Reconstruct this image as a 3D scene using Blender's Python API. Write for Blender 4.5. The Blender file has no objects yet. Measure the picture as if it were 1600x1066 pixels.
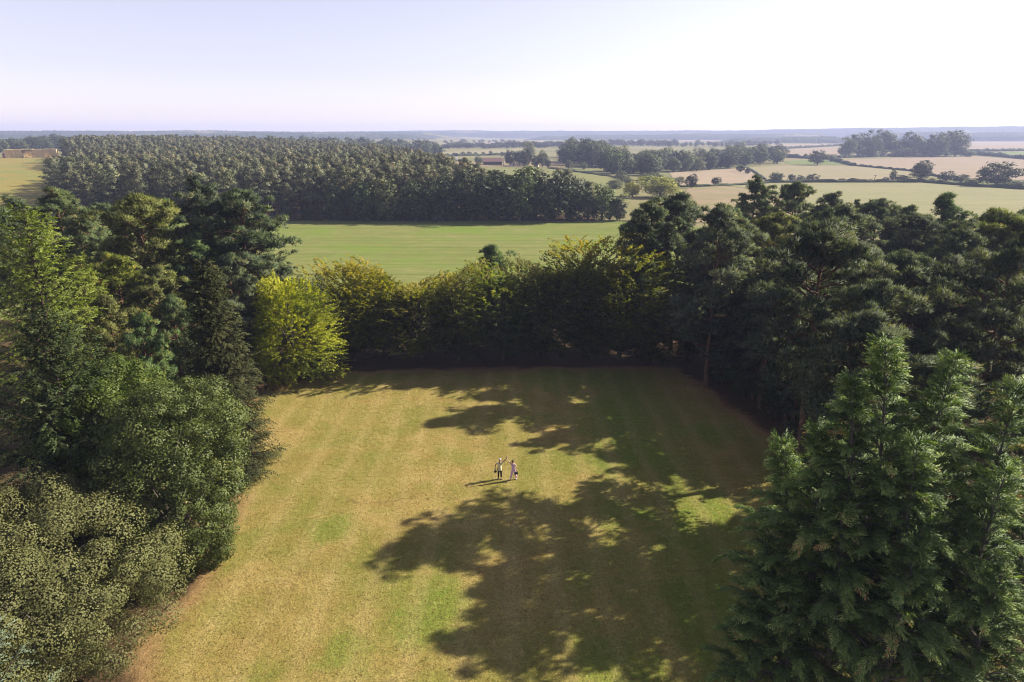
import bpy, bmesh, math, random
import numpy as np
from mathutils import Vector, Matrix

R = math.radians
sc = bpy.context.scene
COL = sc.collection

# ------------------------------------------------------------------ camera
CAM_H, PITCH, F = 26.0, R(16.9), 1067.0
cd = bpy.data.cameras.new('camera'); cam = bpy.data.objects.new('camera', cd); COL.objects.link(cam)
cam.location = (0, 0, CAM_H); cam.rotation_euler = (R(90) - PITCH, 0, 0)
cd.sensor_width = 36.0; cd.lens = 36.0 * F / 1600.0; cd.clip_start = 0.5; cd.clip_end = 60000
sc.camera = cam

# ------------------------------------------------------------------ sky, sun, exposure
SUN_EL, SUN_AZ = R(32.0), R(70.0)
w = bpy.data.worlds.new('World'); sc.world = w; w.use_nodes = True
nt = w.node_tree; bg = nt.nodes['Background']
sky = nt.nodes.new('ShaderNodeTexSky'); sky.sky_type = 'NISHITA'; sky.sun_disc = False
sky.sun_elevation = SUN_EL; sky.sun_rotation = SUN_AZ; sky.altitude = 0
sky.air_density = 1.0; sky.dust_density = 0.3; sky.ozone_density = 1.0
tint = nt.nodes.new('ShaderNodeMix'); tint.data_type = 'RGBA'; tint.blend_type = 'MULTIPLY'
tint.inputs['Factor'].default_value = 1.0
tint.inputs['B'].default_value = (1.08, 0.975, 1.12, 1)
hs = nt.nodes.new('ShaderNodeHueSaturation'); hs.inputs['Saturation'].default_value = 0.5   # thin veil of high cloud
nt.links.new(sky.outputs[0], hs.inputs['Color']); nt.links.new(hs.outputs[0], tint.inputs['A']); nt.links.new(tint.outputs['Result'], bg.inputs['Color'])
bg.inputs['Strength'].default_value = 0.066
sd = bpy.data.lights.new('sun', 'SUN'); sun = bpy.data.objects.new('sun', sd); COL.objects.link(sun)
sd.energy = 5.0; sd.angle = R(0.53); sd.color = (1.0, 0.90, 0.74)
SUNV = Vector((math.cos(SUN_EL) * math.sin(SUN_AZ), math.cos(SUN_EL) * math.cos(SUN_AZ), math.sin(SUN_EL)))
sun.rotation_euler = SUNV.to_track_quat('Z', 'Y').to_euler(); sun.location = SUNV * 100
vs = sc.view_settings
vs.view_transform = 'Standard'; vs.look = 'None'; vs.gamma = 1.0; vs.use_curve_mapping = False; vs.exposure = 1.3
cy = sc.cycles
cy.max_bounces = 5; cy.diffuse_bounces = 2; cy.glossy_bounces = 2; cy.transmission_bounces = 4; cy.volume_bounces = 0
cy.transparent_max_bounces = 4; cy.caustics_reflective = False; cy.caustics_refractive = False
cy.use_denoising = True; cy.filter_width = 1.1; cy.sample_clamp_indirect = 6.0
sc.render.film_transparent = False

# ------------------------------------------------------------------ helpers
def sstep(v, a, b):
    t = np.clip((np.asarray(v, float) - a) / (b - a), 0, 1); return t * t * (3 - 2 * t)

def HT(x, y):
    """ground height: level park, a gentle rise towards the straw stack on the left, low swell to the right"""
    x = np.asarray(x, float); y = np.asarray(y, float)
    h = 7.0 * sstep(y, 240, 640) * sstep(-x, 50, 300)
    h = h - 3.0 * sstep(y, 230, 420) * sstep(x, 20, 160) * (1 - sstep(y, 700, 1500))
    h = h + 1.2 * np.sin(x / 140.0 + 1.0) * np.sin(y / 170.0) * sstep(y, 300, 700)
    return h

def ray(px, py):
    a = (px - 800) / F; b = (533 - py) / F
    return Vector((a, math.cos(PITCH) + b * math.sin(PITCH), -math.sin(PITCH) + b * math.cos(PITCH)))

def G(px, py):
    """the point of the ground seen there in the survey of the photograph"""
    d = ray(px, py); z = 0.0
    for _ in range(40):
        t = (z - CAM_H) / min(d.z, -1e-4); t = min(t, 12000); x, y = d.x * t, d.y * t
        z = 0.5 * z + 0.5 * float(HT(x, y))
    return Vector((x, y, float(HT(x, y))))

def TOP(px, py, Y):
    d = ray(px, py); t = Y / d.y
    return d.x * t, CAM_H + d.z * t

def mesh_np(name, V, Fc, attr=None, smooth=False, nrm=None):
    V = np.ascontiguousarray(V, np.float32); Fc = np.ascontiguousarray(Fc, np.int32); n = Fc.shape[1]
    me = bpy.data.meshes.new(name)
    me.vertices.add(len(V)); me.vertices.foreach_set('co', V.ravel())
    me.loops.add(Fc.size); me.loops.foreach_set('vertex_index', Fc.ravel())
    me.polygons.add(len(Fc))
    me.polygons.foreach_set('loop_start', np.arange(0, Fc.size, n, dtype=np.int32))
    me.polygons.foreach_set('loop_total', np.full(len(Fc), n, np.int32))
    me.polygons.foreach_set('use_smooth', np.full(len(Fc), smooth, bool))
    if attr is not None:
        a = me.attributes.new('v', 'FLOAT', 'POINT'); a.data.foreach_set('value', np.ascontiguousarray(attr, np.float32))
    me.update(); me.validate()
    if nrm is not None:
        a = me.attributes.new('custom_normal', 'FLOAT_VECTOR', 'POINT'); a.data.foreach_set('vector', np.ascontiguousarray(nrm, np.float32).ravel()); me.update()
    return me

def obj(name, data, mat=None, parent=None):
    o = bpy.data.objects.new(name, data); COL.objects.link(o)
    if mat is not None and data is not None and not data.materials: data.materials.append(mat)
    if parent is not None: o.parent = parent
    return o

def tag(o, label=None, cat=None, group=None, kind=None):
    if label: o['label'] = label
    if cat: o['category'] = cat
    if group: o['group'] = group
    if kind: o['kind'] = kind
    return o

def unit(a):
    return a / np.maximum(np.linalg.norm(a, axis=-1, keepdims=True), 1e-9)

# ------------------------------------------------------------------ materials
class NT:
    def __init__(s, name):
        s.m = bpy.data.materials.new(name); s.m.use_nodes = True; s.t = s.m.node_tree; s.t.nodes.clear()
        s.out = s.n('ShaderNodeOutputMaterial')
    def n(s, typ, **kw):
        k = s.t.nodes.new(typ)
        for a, b in kw.items():
            if hasattr(k, a): setattr(k, a, b)
        return k
    def l(s, a, b): s.t.links.new(a, b)
    def ramp(s, fac, stops):
        r = s.n('ShaderNodeValToRGB'); e = r.color_ramp.elements
        while len(e) < len(stops): e.new(0.5)
        for k, (p, c) in zip(e, stops): k.position = p; k.color = (*c, 1)
        s.l(fac, r.inputs[0]); return r.outputs[0]
    def noise(s, vec, scale, detail=4, rough=0.55, dist=0.0):
        k = s.n('ShaderNodeTexNoise'); k.inputs['Scale'].default_value = scale; k.inputs['Detail'].default_value = detail
        k.inputs['Roughness'].default_value = rough; k.inputs['Distortion'].default_value = dist
        if vec is not None: s.l(vec, k.inputs['Vector'])
        return k.outputs['Fac']
    def mix(s, fac, a, b, mode='MIX'):
        k = s.n('ShaderNodeMix'); k.data_type = 'RGBA'; k.blend_type = mode
        for sock, v in ((k.inputs['Factor'], fac), (k.inputs['A'], a), (k.inputs['B'], b)):
            if isinstance(v, (int, float)): sock.default_value = v
            elif isinstance(v, tuple): sock.default_value = (*v, 1)
            else: s.l(v, sock)
        return k.outputs['Result']
    def math(s, op, a, b=None, c=None):
        k = s.n('ShaderNodeMath'); k.operation = op
        for i, v in enumerate((a, b, c)):
            if v is None: continue
            if isinstance(v, (int, float)): k.inputs[i].default_value = v
            else: s.l(v, k.inputs[i])
        return k.outputs[0]
    def mapping(s, vec, scale=(1, 1, 1), rot=(0, 0, 0)):
        k = s.n('ShaderNodeMapping'); k.inputs['Scale'].default_value = scale; k.inputs['Rotation'].default_value = rot
        s.l(vec, k.inputs['Vector']); return k.outputs[0]
    def pos(s): return s.n('ShaderNodeNewGeometry').outputs['Position']
    def bump(s, h, strength, dist):
        k = s.n('ShaderNodeBump'); k.inputs['Strength'].default_value = strength; k.inputs['Distance'].default_value = dist
        s.l(h, k.inputs['Height']); return k.outputs[0]
    def principled(s, col, rough=0.8, spec=0.3, normal=None):
        k = s.n('ShaderNodeBsdfPrincipled')
        if isinstance(col, tuple): k.inputs['Base Color'].default_value = (*col, 1)
        else: s.l(col, k.inputs['Base Color'])
        k.inputs['Roughness'].default_value = rough; k.inputs['Specular IOR Level'].default_value = spec
        if normal is not None: s.l(normal, k.inputs['Normal'])
        return k.outputs[0]
    def done(s, sh): s.l(sh, s.out.inputs['Surface']); return s.m

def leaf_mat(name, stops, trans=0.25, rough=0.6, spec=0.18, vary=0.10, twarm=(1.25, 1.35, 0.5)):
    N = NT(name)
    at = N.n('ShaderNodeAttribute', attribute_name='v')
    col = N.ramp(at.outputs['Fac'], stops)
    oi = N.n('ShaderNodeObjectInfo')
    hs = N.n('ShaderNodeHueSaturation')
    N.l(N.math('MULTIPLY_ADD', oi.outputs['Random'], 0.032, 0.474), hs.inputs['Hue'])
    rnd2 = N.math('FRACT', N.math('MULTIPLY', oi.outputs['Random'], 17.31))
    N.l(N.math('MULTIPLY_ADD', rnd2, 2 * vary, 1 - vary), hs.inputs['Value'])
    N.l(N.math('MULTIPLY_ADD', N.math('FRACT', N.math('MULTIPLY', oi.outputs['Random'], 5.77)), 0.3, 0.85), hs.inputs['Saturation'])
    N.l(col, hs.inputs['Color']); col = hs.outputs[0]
    p = N.principled(col, rough, spec)
    t = N.n('ShaderNodeBsdfTranslucent'); N.l(N.mix(1.0, col, twarm, 'MULTIPLY'), t.inputs['Color'])
    m = N.n('ShaderNodeMixShader'); m.inputs[0].default_value = trans
    N.l(p, m.inputs[1]); N.l(t.outputs[0], m.inputs[2])
    return N.done(m.outputs[0])

def bark_mat(name, a, b, scale=3.0, upper=None, z0=0.3):
    N = NT(name); tc = N.n('ShaderNodeTexCoord').outputs['Object']
    v = N.mapping(tc, (1, 1, 0.25))
    n = N.noise(v, scale, 6, 0.7)
    col = N.ramp(n, [(0.3, a), (0.7, b)])
    return N.done(N.principled(col, 0.9, 0.1, N.bump(n, 0.8, 0.05)))

def flat_mat(name, col, rough=0.8, var=0.12, scale=3.0, spec=0.3, metallic=0):
    N = NT(name); n = N.noise(N.n('ShaderNodeTexCoord').outputs['Object'], scale, 5)
    c = N.mix(N.math('MULTIPLY', n, var * 2), col, tuple(v * 0.6 for v in col))
    return N.done(N.principled(c, rough, spec))

LM = {
 'pine': leaf_mat('pine_needles', [(0.0, (0.049, 0.070, 0.035)), (0.45, (0.088, 0.131, 0.063)), (0.8, (0.140, 0.184, 0.084)), (1.0, (0.263, 0.219, 0.088))], 0.30, 0.65, 0.1),
 'pine_blue': leaf_mat('blue_pine_needles', [(0.0, (0.045, 0.062, 0.040)), (0.5, (0.088, 0.112, 0.070)), (0.9, (0.165, 0.190, 0.115)), (1.0, (0.23, 0.20, 0.11))], 0.30, 0.65, 0.1),
 'pine_olive': leaf_mat('olive_pine_needles', [(0.0, (0.068, 0.082, 0.025)), (0.5, (0.119, 0.153, 0.041)), (0.9, (0.221, 0.246, 0.068)), (1.0, (0.340, 0.255, 0.085))], 0.30, 0.65, 0.1),
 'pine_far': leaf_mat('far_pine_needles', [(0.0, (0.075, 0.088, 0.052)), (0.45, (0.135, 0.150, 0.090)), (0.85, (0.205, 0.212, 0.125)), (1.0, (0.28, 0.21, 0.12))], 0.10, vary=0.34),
 'pine_dead': leaf_mat('brown_pine_needles', [(0.0, (0.100, 0.050, 0.035)), (1.0, (0.200, 0.100, 0.070))], 0.1),
 'spruce_dark': leaf_mat('dark_spruce_needles', [(0.0, (0.020, 0.028, 0.009)), (0.6, (0.042, 0.052, 0.014)), (0.93, (0.085, 0.088, 0.026)), (1.0, (0.14, 0.10, 0.045))], 0.12, 0.7, 0.1),
 'spruce': leaf_mat('spruce_needles', [(0.0, (0.016, 0.027, 0.008)), (0.5, (0.036, 0.056, 0.016)), (0.8, (0.075, 0.105, 0.034)), (1.0, (0.17, 0.20, 0.085))], 0.10, 0.7, 0.06),
 'larch': leaf_mat('larch_needles', [(0.0, (0.075, 0.105, 0.016)), (0.5, (0.145, 0.190, 0.030)), (1.0, (0.26, 0.29, 0.06))], 0.28),
 'cypress': leaf_mat('cypress_sprays', [(0.0, (0.042, 0.076, 0.030)), (0.5, (0.095, 0.155, 0.056)), (0.82, (0.205, 0.285, 0.105)), (0.95, (0.38, 0.39, 0.17)), (1.0, (0.36, 0.25, 0.12))], 0.26),
 'beech_gold': leaf_mat('golden_beech_leaves', [(0.0, (0.060, 0.080, 0.010)), (0.4, (0.14, 0.16, 0.016)), (0.75, (0.30, 0.28, 0.028)), (1.0, (0.43, 0.33, 0.048))], 0.46),
 'beech_green': leaf_mat('green_beech_leaves', [(0.0, (0.045, 0.070, 0.010)), (0.5, (0.11, 0.15, 0.016)), (0.85, (0.26, 0.25, 0.026)), (1.0, (0.42, 0.32, 0.045))], 0.46),
 'beech_lime': leaf_mat('lime_beech_leaves', [(0.0, (0.12, 0.155, 0.010)), (0.5, (0.34, 0.345, 0.016)), (0.8, (0.50, 0.45, 0.03)), (1.0, (0.62, 0.50, 0.10))], 0.36),
 'oak': leaf_mat('oak_leaves', [(0.0, (0.036, 0.060, 0.013)), (0.5, (0.075, 0.112, 0.023)), (0.88, (0.150, 0.175, 0.040)), (1.0, (0.30, 0.20, 0.055))], 0.22, 0.55, 0.2),
 'holm': leaf_mat('holm_oak_leaves', [(0.0, (0.085, 0.092, 0.030)), (0.5, (0.140, 0.146, 0.052)), (1.0, (0.215, 0.215, 0.09))], 0.14, 0.6, 0.12),
 'blue_cedar': leaf_mat('blue_cedar_needles', [(0.0, (0.060, 0.102, 0.060)), (1.0, (0.168, 0.240, 0.156))], 0.1),
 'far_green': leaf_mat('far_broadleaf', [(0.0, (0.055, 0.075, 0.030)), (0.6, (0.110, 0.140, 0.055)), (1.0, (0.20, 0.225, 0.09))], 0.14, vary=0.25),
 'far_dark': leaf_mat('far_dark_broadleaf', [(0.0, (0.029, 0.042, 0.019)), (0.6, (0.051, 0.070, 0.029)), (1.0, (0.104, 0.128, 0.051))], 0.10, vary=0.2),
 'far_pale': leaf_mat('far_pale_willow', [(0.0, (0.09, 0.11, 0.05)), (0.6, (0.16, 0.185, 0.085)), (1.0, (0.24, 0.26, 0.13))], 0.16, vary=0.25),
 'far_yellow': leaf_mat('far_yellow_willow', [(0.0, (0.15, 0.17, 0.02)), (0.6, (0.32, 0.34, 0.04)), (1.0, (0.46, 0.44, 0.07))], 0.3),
 'shrub': leaf_mat('shrub_leaves', [(0.0, (0.024, 0.038, 0.012)), (0.6, (0.048, 0.070, 0.019)), (1.0, (0.102, 0.114, 0.036))], 0.15),
}
BK = {
 'pine': bark_mat('pine_bark', (0.05, 0.033, 0.024), (0.16, 0.092, 0.058)),
 'grey': bark_mat('grey_bark', (0.05, 0.045, 0.038), (0.14, 0.125, 0.10)),
 'dark': bark_mat('dark_bark', (0.025, 0.018, 0.012), (0.07, 0.05, 0.035)),
}

# ------------------------------------------------------------------ foliage geometry
class Fol:
    """foliage made of single leaves or needles; every leaf is turned so that its face looks out of the clump"""
    def __init__(s): s.V = []; s.F = []; s.A = []; s.N = []; s.n = 0
    def add(s, V, Fc, A, N):
        s.V.append(V); s.F.append(Fc + s.n); s.A.append(A); s.N.append(N); s.n += len(V)
    def leaf(s, p, d, side, L, W, v, out, wn=0.84, fold=0.12):
        """folded diamond leaves: 4 verts, 2 triangles each"""
        n = len(p); L = np.broadcast_to(L, n)[:, None]; W = np.broadcast_to(W, n)[:, None]
        gn = np.cross(side, d); sg = np.where((gn * out).sum(1) < 0, -1.0, 1.0)[:, None]; side = side * sg; gn = gn * sg
        up = gn * -fold * W
        V = np.stack([p, p + d * L * 0.45 + side * W * 0.5 - up, p + d * L, p + d * L * 0.45 - side * W * 0.5 - up], 1).reshape(-1, 3)
        b = np.arange(n)[:, None] * 4
        Fc = np.concatenate([b + [0, 1, 2], b + [0, 2, 3]], 1).reshape(-1, 3)
        s.add(V, Fc, np.repeat(v, 4), np.repeat(unit(out * wn + gn * (1 - wn)), 4, 0))
    def spike(s, p, d, side, L, W, v, out, wn=0.85):
        n = len(p); L = np.broadcast_to(L, n)[:, None]; W = np.broadcast_to(W, n)[:, None]
        gn = np.cross(side, d); sg = np.where((gn * out).sum(1) < 0, -1.0, 1.0)[:, None]; side = side * sg; gn = gn * sg
        V = np.stack([p - side * W * 0.5, p + side * W * 0.5, p + d * L], 1).reshape(-1, 3)
        s.add(V, np.arange(n * 3).reshape(-1, 3), np.repeat(v, 3), np.repeat(unit(out * wn + gn * (1 - wn)), 3, 0))
    def mesh(s, name):
        return mesh_np(name, np.concatenate(s.V), np.concatenate(s.F), np.concatenate(s.A), True, np.concatenate(s.N))

class Wood:
    def __init__(s): s.V = []; s.F = []; s.n = 0
    def tube(s, P, rad, sides=6):
        P = np.asarray(P, float); n = len(P); rad = np.broadcast_to(rad, n)
        T = unit(np.gradient(P, axis=0)); ref = np.array([1.0, 0.13, 0.07]) if abs(T[0, 2]) > 0.7 else np.array([0.0, 0.1, 1.0])
        A = unit(np.cross(T, ref)); B = np.cross(T, A)
        a = np.arange(sides) * 2 * math.pi / sides
        V = (P[:, None] + rad[:, None, None] * (np.cos(a)[None, :, None] * A[:, None] + np.sin(a)[None, :, None] * B[:, None])).reshape(-1, 3)
        i = np.arange(n - 1)[:, None] * sides; j = np.arange(sides)[None]; k = (j + 1) % sides
        a0, a1, b0, b1 = i + j, i + k, i + sides + j, i + sides + k
        Fc = np.concatenate([np.stack([a0, a1, b1], -1).reshape(-1, 3), np.stack([a0, b1, b0], -1).reshape(-1, 3)])
        s.V.append(V); s.F.append(Fc + s.n); s.n += len(V)
    def mesh(s, name): return mesh_np(name, np.concatenate(s.V), np.concatenate(s.F), None, True)

def rdir(g, n):
    return unit(g.normal(size=(n, 3)))

def tufts(fol, g, c, rad, axis, m, k, L, W, v, vj=0.18, spread=0.8, flat=0.55, upb=0.5):
    """needle tufts on the upper shell of flattened clumps; c (C,3), rad (C,)"""
    C = len(c)
    u = rdir(g, C * m).reshape(C, m, 3); u[..., 2] = np.where(u[..., 2] < -0.35, -u[..., 2], u[..., 2])
    rr = rad[:, None, None] * g.uniform(0.45, 1.0, (C, m, 1))
    p = c[:, None] + u * rr * np.array([1, 1, flat])
    ax = unit(u * np.array([1, 1, 1.3]) + np.array([0, 0, upb]) + axis[:, None] * 0.4)
    p = np.repeat(p.reshape(-1, 3), k, 0); ax = np.repeat(ax.reshape(-1, 3), k, 0)
    d = unit(ax + spread * rdir(g, len(ax)))
    side = unit(np.cross(d, rdir(g, len(d))))
    vv = np.clip(np.repeat(np.repeat(v, m) + g.normal(0, vj, C * m), k) + g.normal(0, 0.08, C * m * k), 0, 1)
    out = np.repeat(unit(u * np.array([1, 1, 1.2]) + axis[:, None] * 0.25 + np.array([0, 0, 0.15]) + 0.22 * rdir(g, C * m).reshape(C, m, 3)).reshape(-1, 3), k, 0)
    fol.spike(p, d, side, L * g.uniform(0.6, 1.2, len(p)), W, vv, out)

def clumps(fol, g, c, rad, m, L, W, v, vj=0.16, flat=0.8, upb=0.5, inner=0.5, nj=0.55, oc=None):
    """broad leaves on the shell of clumps; oc = the way each clump faces out of the crown"""
    C = len(c)
    u = rdir(g, C * m).reshape(C, m, 3)
    rr = rad[:, None, None] * g.uniform(inner, 1.0, (C, m, 1))
    p = (c[:, None] + u * rr * np.array([1, 1, flat])).reshape(-1, 3); u = u.reshape(-1, 3)
    nrm = unit(u * 0.7 + np.array([0, 0, upb]) + nj * rdir(g, len(u)))
    d = unit(np.cross(nrm, rdir(g, len(u)))); side = np.cross(nrm, d)
    vv = np.clip(np.repeat(v, m) + g.normal(0, vj, C * m), 0, 1)
    out = unit(u + 0.45 * np.repeat(oc, m, 0) + 0.25 * rdir(g, len(u)))
    fol.leaf(p, d, side, L * g.uniform(0.6, 1.25, len(p)), W * g.uniform(0.7, 1.2, len(p)), vv, out)

def sprays(fol, g, b, d, Ls, K, leafL, leafW, droop, ang, v, vj=0.1, roll=0.5, lj=0.25, taper=0.6, hang=0.0, kind='leaf', oc=None):
    """feathered sprays: K leaflets either side of a curved twig. b,d (S,3); Ls (S,)"""
    S = len(b)
    t = np.linspace(0.06, 1.0, K)[None, :, None]
    p = b[:, None] + d[:, None] * (Ls[:, None, None] * t) + np.array([0, 0, -1.0]) * (droop * Ls)[:, None, None] * t ** 2
    tan = unit(d[:, None] + np.array([0, 0, -2.0]) * (droop * np.ones(S))[:, None, None] * t)
    ref = unit(np.array([0, 0, 1.0]) + roll * rdir(g, S))
    s0 = unit(np.cross(d, ref))[:, None]
    sg = np.where(np.arange(K) % 2 == 0, 1.0, -1.0)[None, :, None]
    sg = np.where(np.arange(K)[None, :, None] == K - 1, 0.0, sg)
    dl = unit(tan * math.cos(ang) + s0 * sg * math.sin(ang) + lj * g.normal(size=(S, K, 3)) + np.array([0, 0, -hang]))
    n = unit(np.cross(tan, s0) + 0.35 * g.normal(size=(S, K, 3)))
    side = unit(np.cross(dl, n))
    L = leafL * (1 - taper * np.abs(t[..., 0] - 0.25)) * g.uniform(0.7, 1.25, (S, K))
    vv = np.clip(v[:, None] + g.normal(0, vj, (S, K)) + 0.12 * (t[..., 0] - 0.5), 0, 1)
    f = fol.leaf if kind == 'leaf' else fol.spike
    pn = unit(np.cross(s0 * np.ones((1, K, 1)), tan)); pn = np.where(pn[..., 2:3] < 0, -pn, pn)
    out = unit(0.55 * pn + 0.65 * oc[:, None] + 0.30 * s0 * sg + 0.22 * g.normal(size=(S, K, 3)))
    f(p.reshape(-1, 3), dl.reshape(-1, 3), side.reshape(-1, 3), L.ravel(), leafW, vv.ravel(), out.reshape(-1, 3))

def bend(g, a, b, n=6, sag=0.0, wob=0.05):
    a = np.asarray(a, float); b = np.asarray(b, float); t = np.linspace(0, 1, n)[:, None]
    L = np.linalg.norm(b - a)
    P = a + (b - a) * t + np.array([0, 0, sag * L]) * (t * (1 - t)) * 4
    P[1:-1] += g.normal(0, wob * L * 0.3, (n - 2, 3)); return P

# ---- tree makers: each returns (list of (part name, mesh, material), design height, design radius)
def make_pine(seed, H=18.0, Rr=4.2, base=0.45, mat='pine', m=40, k=5, nb=30, L=0.42, W=0.09, flat_top=0.5, cl=(0.55, 1.15), bark='pine', stubs=6):
    g = np.random.default_rng(seed); fo = Fol(); wo = Wood()
    lean = g.normal(0, 0.35, 2)
    tz = np.linspace(0, 1, 9); tp = np.stack([lean[0] * tz ** 2 + 0.12 * np.sin(tz * 5 + seed), lean[1] * tz ** 2 + 0.12 * np.cos(tz * 4 + seed), tz * H * 0.97], 1)
    wo.tube(tp, 0.30 * (1 - 0.85 * tz) * H / 18 + 0.02, 8)
    C, Rd, AX, VV = [], [], [], []
    for i in range(nb):
        t = (i + g.uniform(0, 1)) / nb; z = base + (0.985 - base) * t ** 0.9
        az = i * 2.399 + g.uniform(-0.5, 0.5)
        prof = (0.62 + 0.38 * math.sin(math.pi * min(1, t * 0.9 + 0.1))) * (1 - flat_top * max(0, t - 0.65) / 0.35 * 1.2)
        ln = Rr * max(0.16, prof) * g.uniform(0.55, 1.1)
        el = R(-6 + 62 * t ** 1.6 + g.uniform(-10, 12))
        bp = np.array([np.interp(z, tz * 0.97, tp[:, 0]), np.interp(z, tz * 0.97, tp[:, 1]), z * H])
        dv = np.array([math.cos(az) * math.cos(el), math.sin(az) * math.cos(el), math.sin(el)])
        e = bp + dv * ln + np.array([0, 0, 0.12 * ln])
        P = bend(g, bp, e, 6, -0.06, 0.10); wo.tube(P, np.linspace(0.085, 0.02, 6) * (0.5 + ln / Rr * 0.7), 5)
        vb = g.normal(0.42, 0.13)
        nq = max(3, int(ln * 2.0))
        for q in range(nq):
            f = 0.38 + 0.62 * (q + 0.7) / nq
            ctr = bp + (e - bp) * f; off = g.normal(0, 0.36 * (0.4 + f) * ln / 3.2, 3) * [1, 1, 0.35]
            cc = ctr + off
            wo.tube([bp + (e - bp) * max(0.1, f - 0.25), (ctr + cc) / 2 + [0, 0, -0.05], cc], [0.03, 0.022, 0.012], 4)
            C.append(cc); Rd.append(g.uniform(*cl) * (0.75 + 0.25 * (1 - t))); AX.append(dv); VV.append(vb + g.normal(0, 0.08))
    for i in range(5):
        C.append(tp[-1] + g.normal(0, 0.4, 3) * [1, 1, 0.5] + [0, 0, 0.0]); Rd.append(g.uniform(*cl) * 0.8); AX.append([0, 0, 1]); VV.append(0.5)
    for i in range(stubs):   # bare dead branches below the crown
        z = g.uniform(0.12, base + 0.06) * H; az = g.uniform(0, 6.28); ln = g.uniform(0.6, 2.2)
        bp = np.array([np.interp(z / H, tz * 0.97, tp[:, 0]), np.interp(z / H, tz * 0.97, tp[:, 1]), z])
        wo.tube(bend(g, bp, bp + [math.cos(az) * ln, math.sin(az) * ln, g.uniform(-0.3, 0.25)], 4, 0, 0.1), [0.04, 0.03, 0.02, 0.008], 4)
    C = np.array(C); Rd = np.array(Rd); AX = unit(np.array(AX, float)); VV = np.array(VV)
    tufts(fo, g, C, Rd, AX, m, k, L, W, VV)
    return [('trunk', wo.mesh('pine_trunk'), BK[bark]), ('crown', fo.mesh('pine_crown'), LM[mat])], H, Rr

def make_broad(seed, H=11.0, Rr=4.8, base=0.08, mat='oak', nc=230, m=70, L=0.20, W=0.13, cr=(0.55, 1.15), lumps=7, up=0.45, shell=0.40, topv=0.0, bark='grey', flat=0.75, skirt=0.3, inner=0.5, nj=0.55, vj=0.14):
    """rounded broadleaf: limbs, leaf clumps through the outer volume of a lumpy crown"""
    g = np.random.default_rng(seed); fo = Fol(); wo = Wood()
    zc = (base + (1 - base) * 0.46) * H; hz = H - zc; hb = zc - base * H
    ld = rdir(g, lumps); la = g.uniform(0.08, 0.30, lumps)
    u = rdir(g, nc); u[:, 2] = np.where(g.uniform(size=nc) < 0.25, np.abs(u[:, 2]), u[:, 2])
    lump = 0.80 + (np.clip((u @ ld.T), 0, 1) ** 5 * la).sum(1)
    rf = (shell + (1 - shell) * g.uniform(0, 1, nc) ** 0.6) * lump
    c = u * rf[:, None] * np.where(u[:, 2:3] > 0, np.array([[Rr, Rr, hz]]), np.array([[Rr, Rr, hb]]))
    lowf = np.where(u[:, 2] < 0, np.minimum(1.9, (1 - np.abs(u[:, 2]) ** 3 * 0.9) / np.sqrt(1.02 - u[:, 2] ** 2)), 1.0); c[:, :2] *= (1 + (lowf - 1) * skirt)[:, None]
    c[:, 2] += zc; keep = c[:, 2] > 0.25; c = c[keep]; u = u[keep]
    wo.tube(bend(g, (0, 0, 0), (g.normal(0, 0.2), g.normal(0, 0.2), zc), 6, 0, 0.03), np.linspace(0.032 * H, 0.014 * H, 6), 8)
    for i in range(0, len(c), max(1, len(c) // 40)):
        z0 = g.uniform(0.25, 0.95) * zc
        wo.tube(bend(g, (0, 0, z0), c[i], 5, 0.05, 0.08), np.linspace(0.09, 0.015, 5) * H / 11, 5)
    rad = g.uniform(*cr, len(c))
    v = g.normal(0.40, vj * 0.93, len(c)) + topv * (c[:, 2] / H - 0.5)
    clumps(fo, g, c, rad, m, L, W, v, vj, flat, up, inner, nj, unit(c - np.array([0, 0, zc * 0.8])))
    return [('trunk', wo.mesh('broadleaf_trunk'), BK[bark]), ('crown', fo.mesh('broadleaf_crown'), LM[mat])], H, Rr

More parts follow.
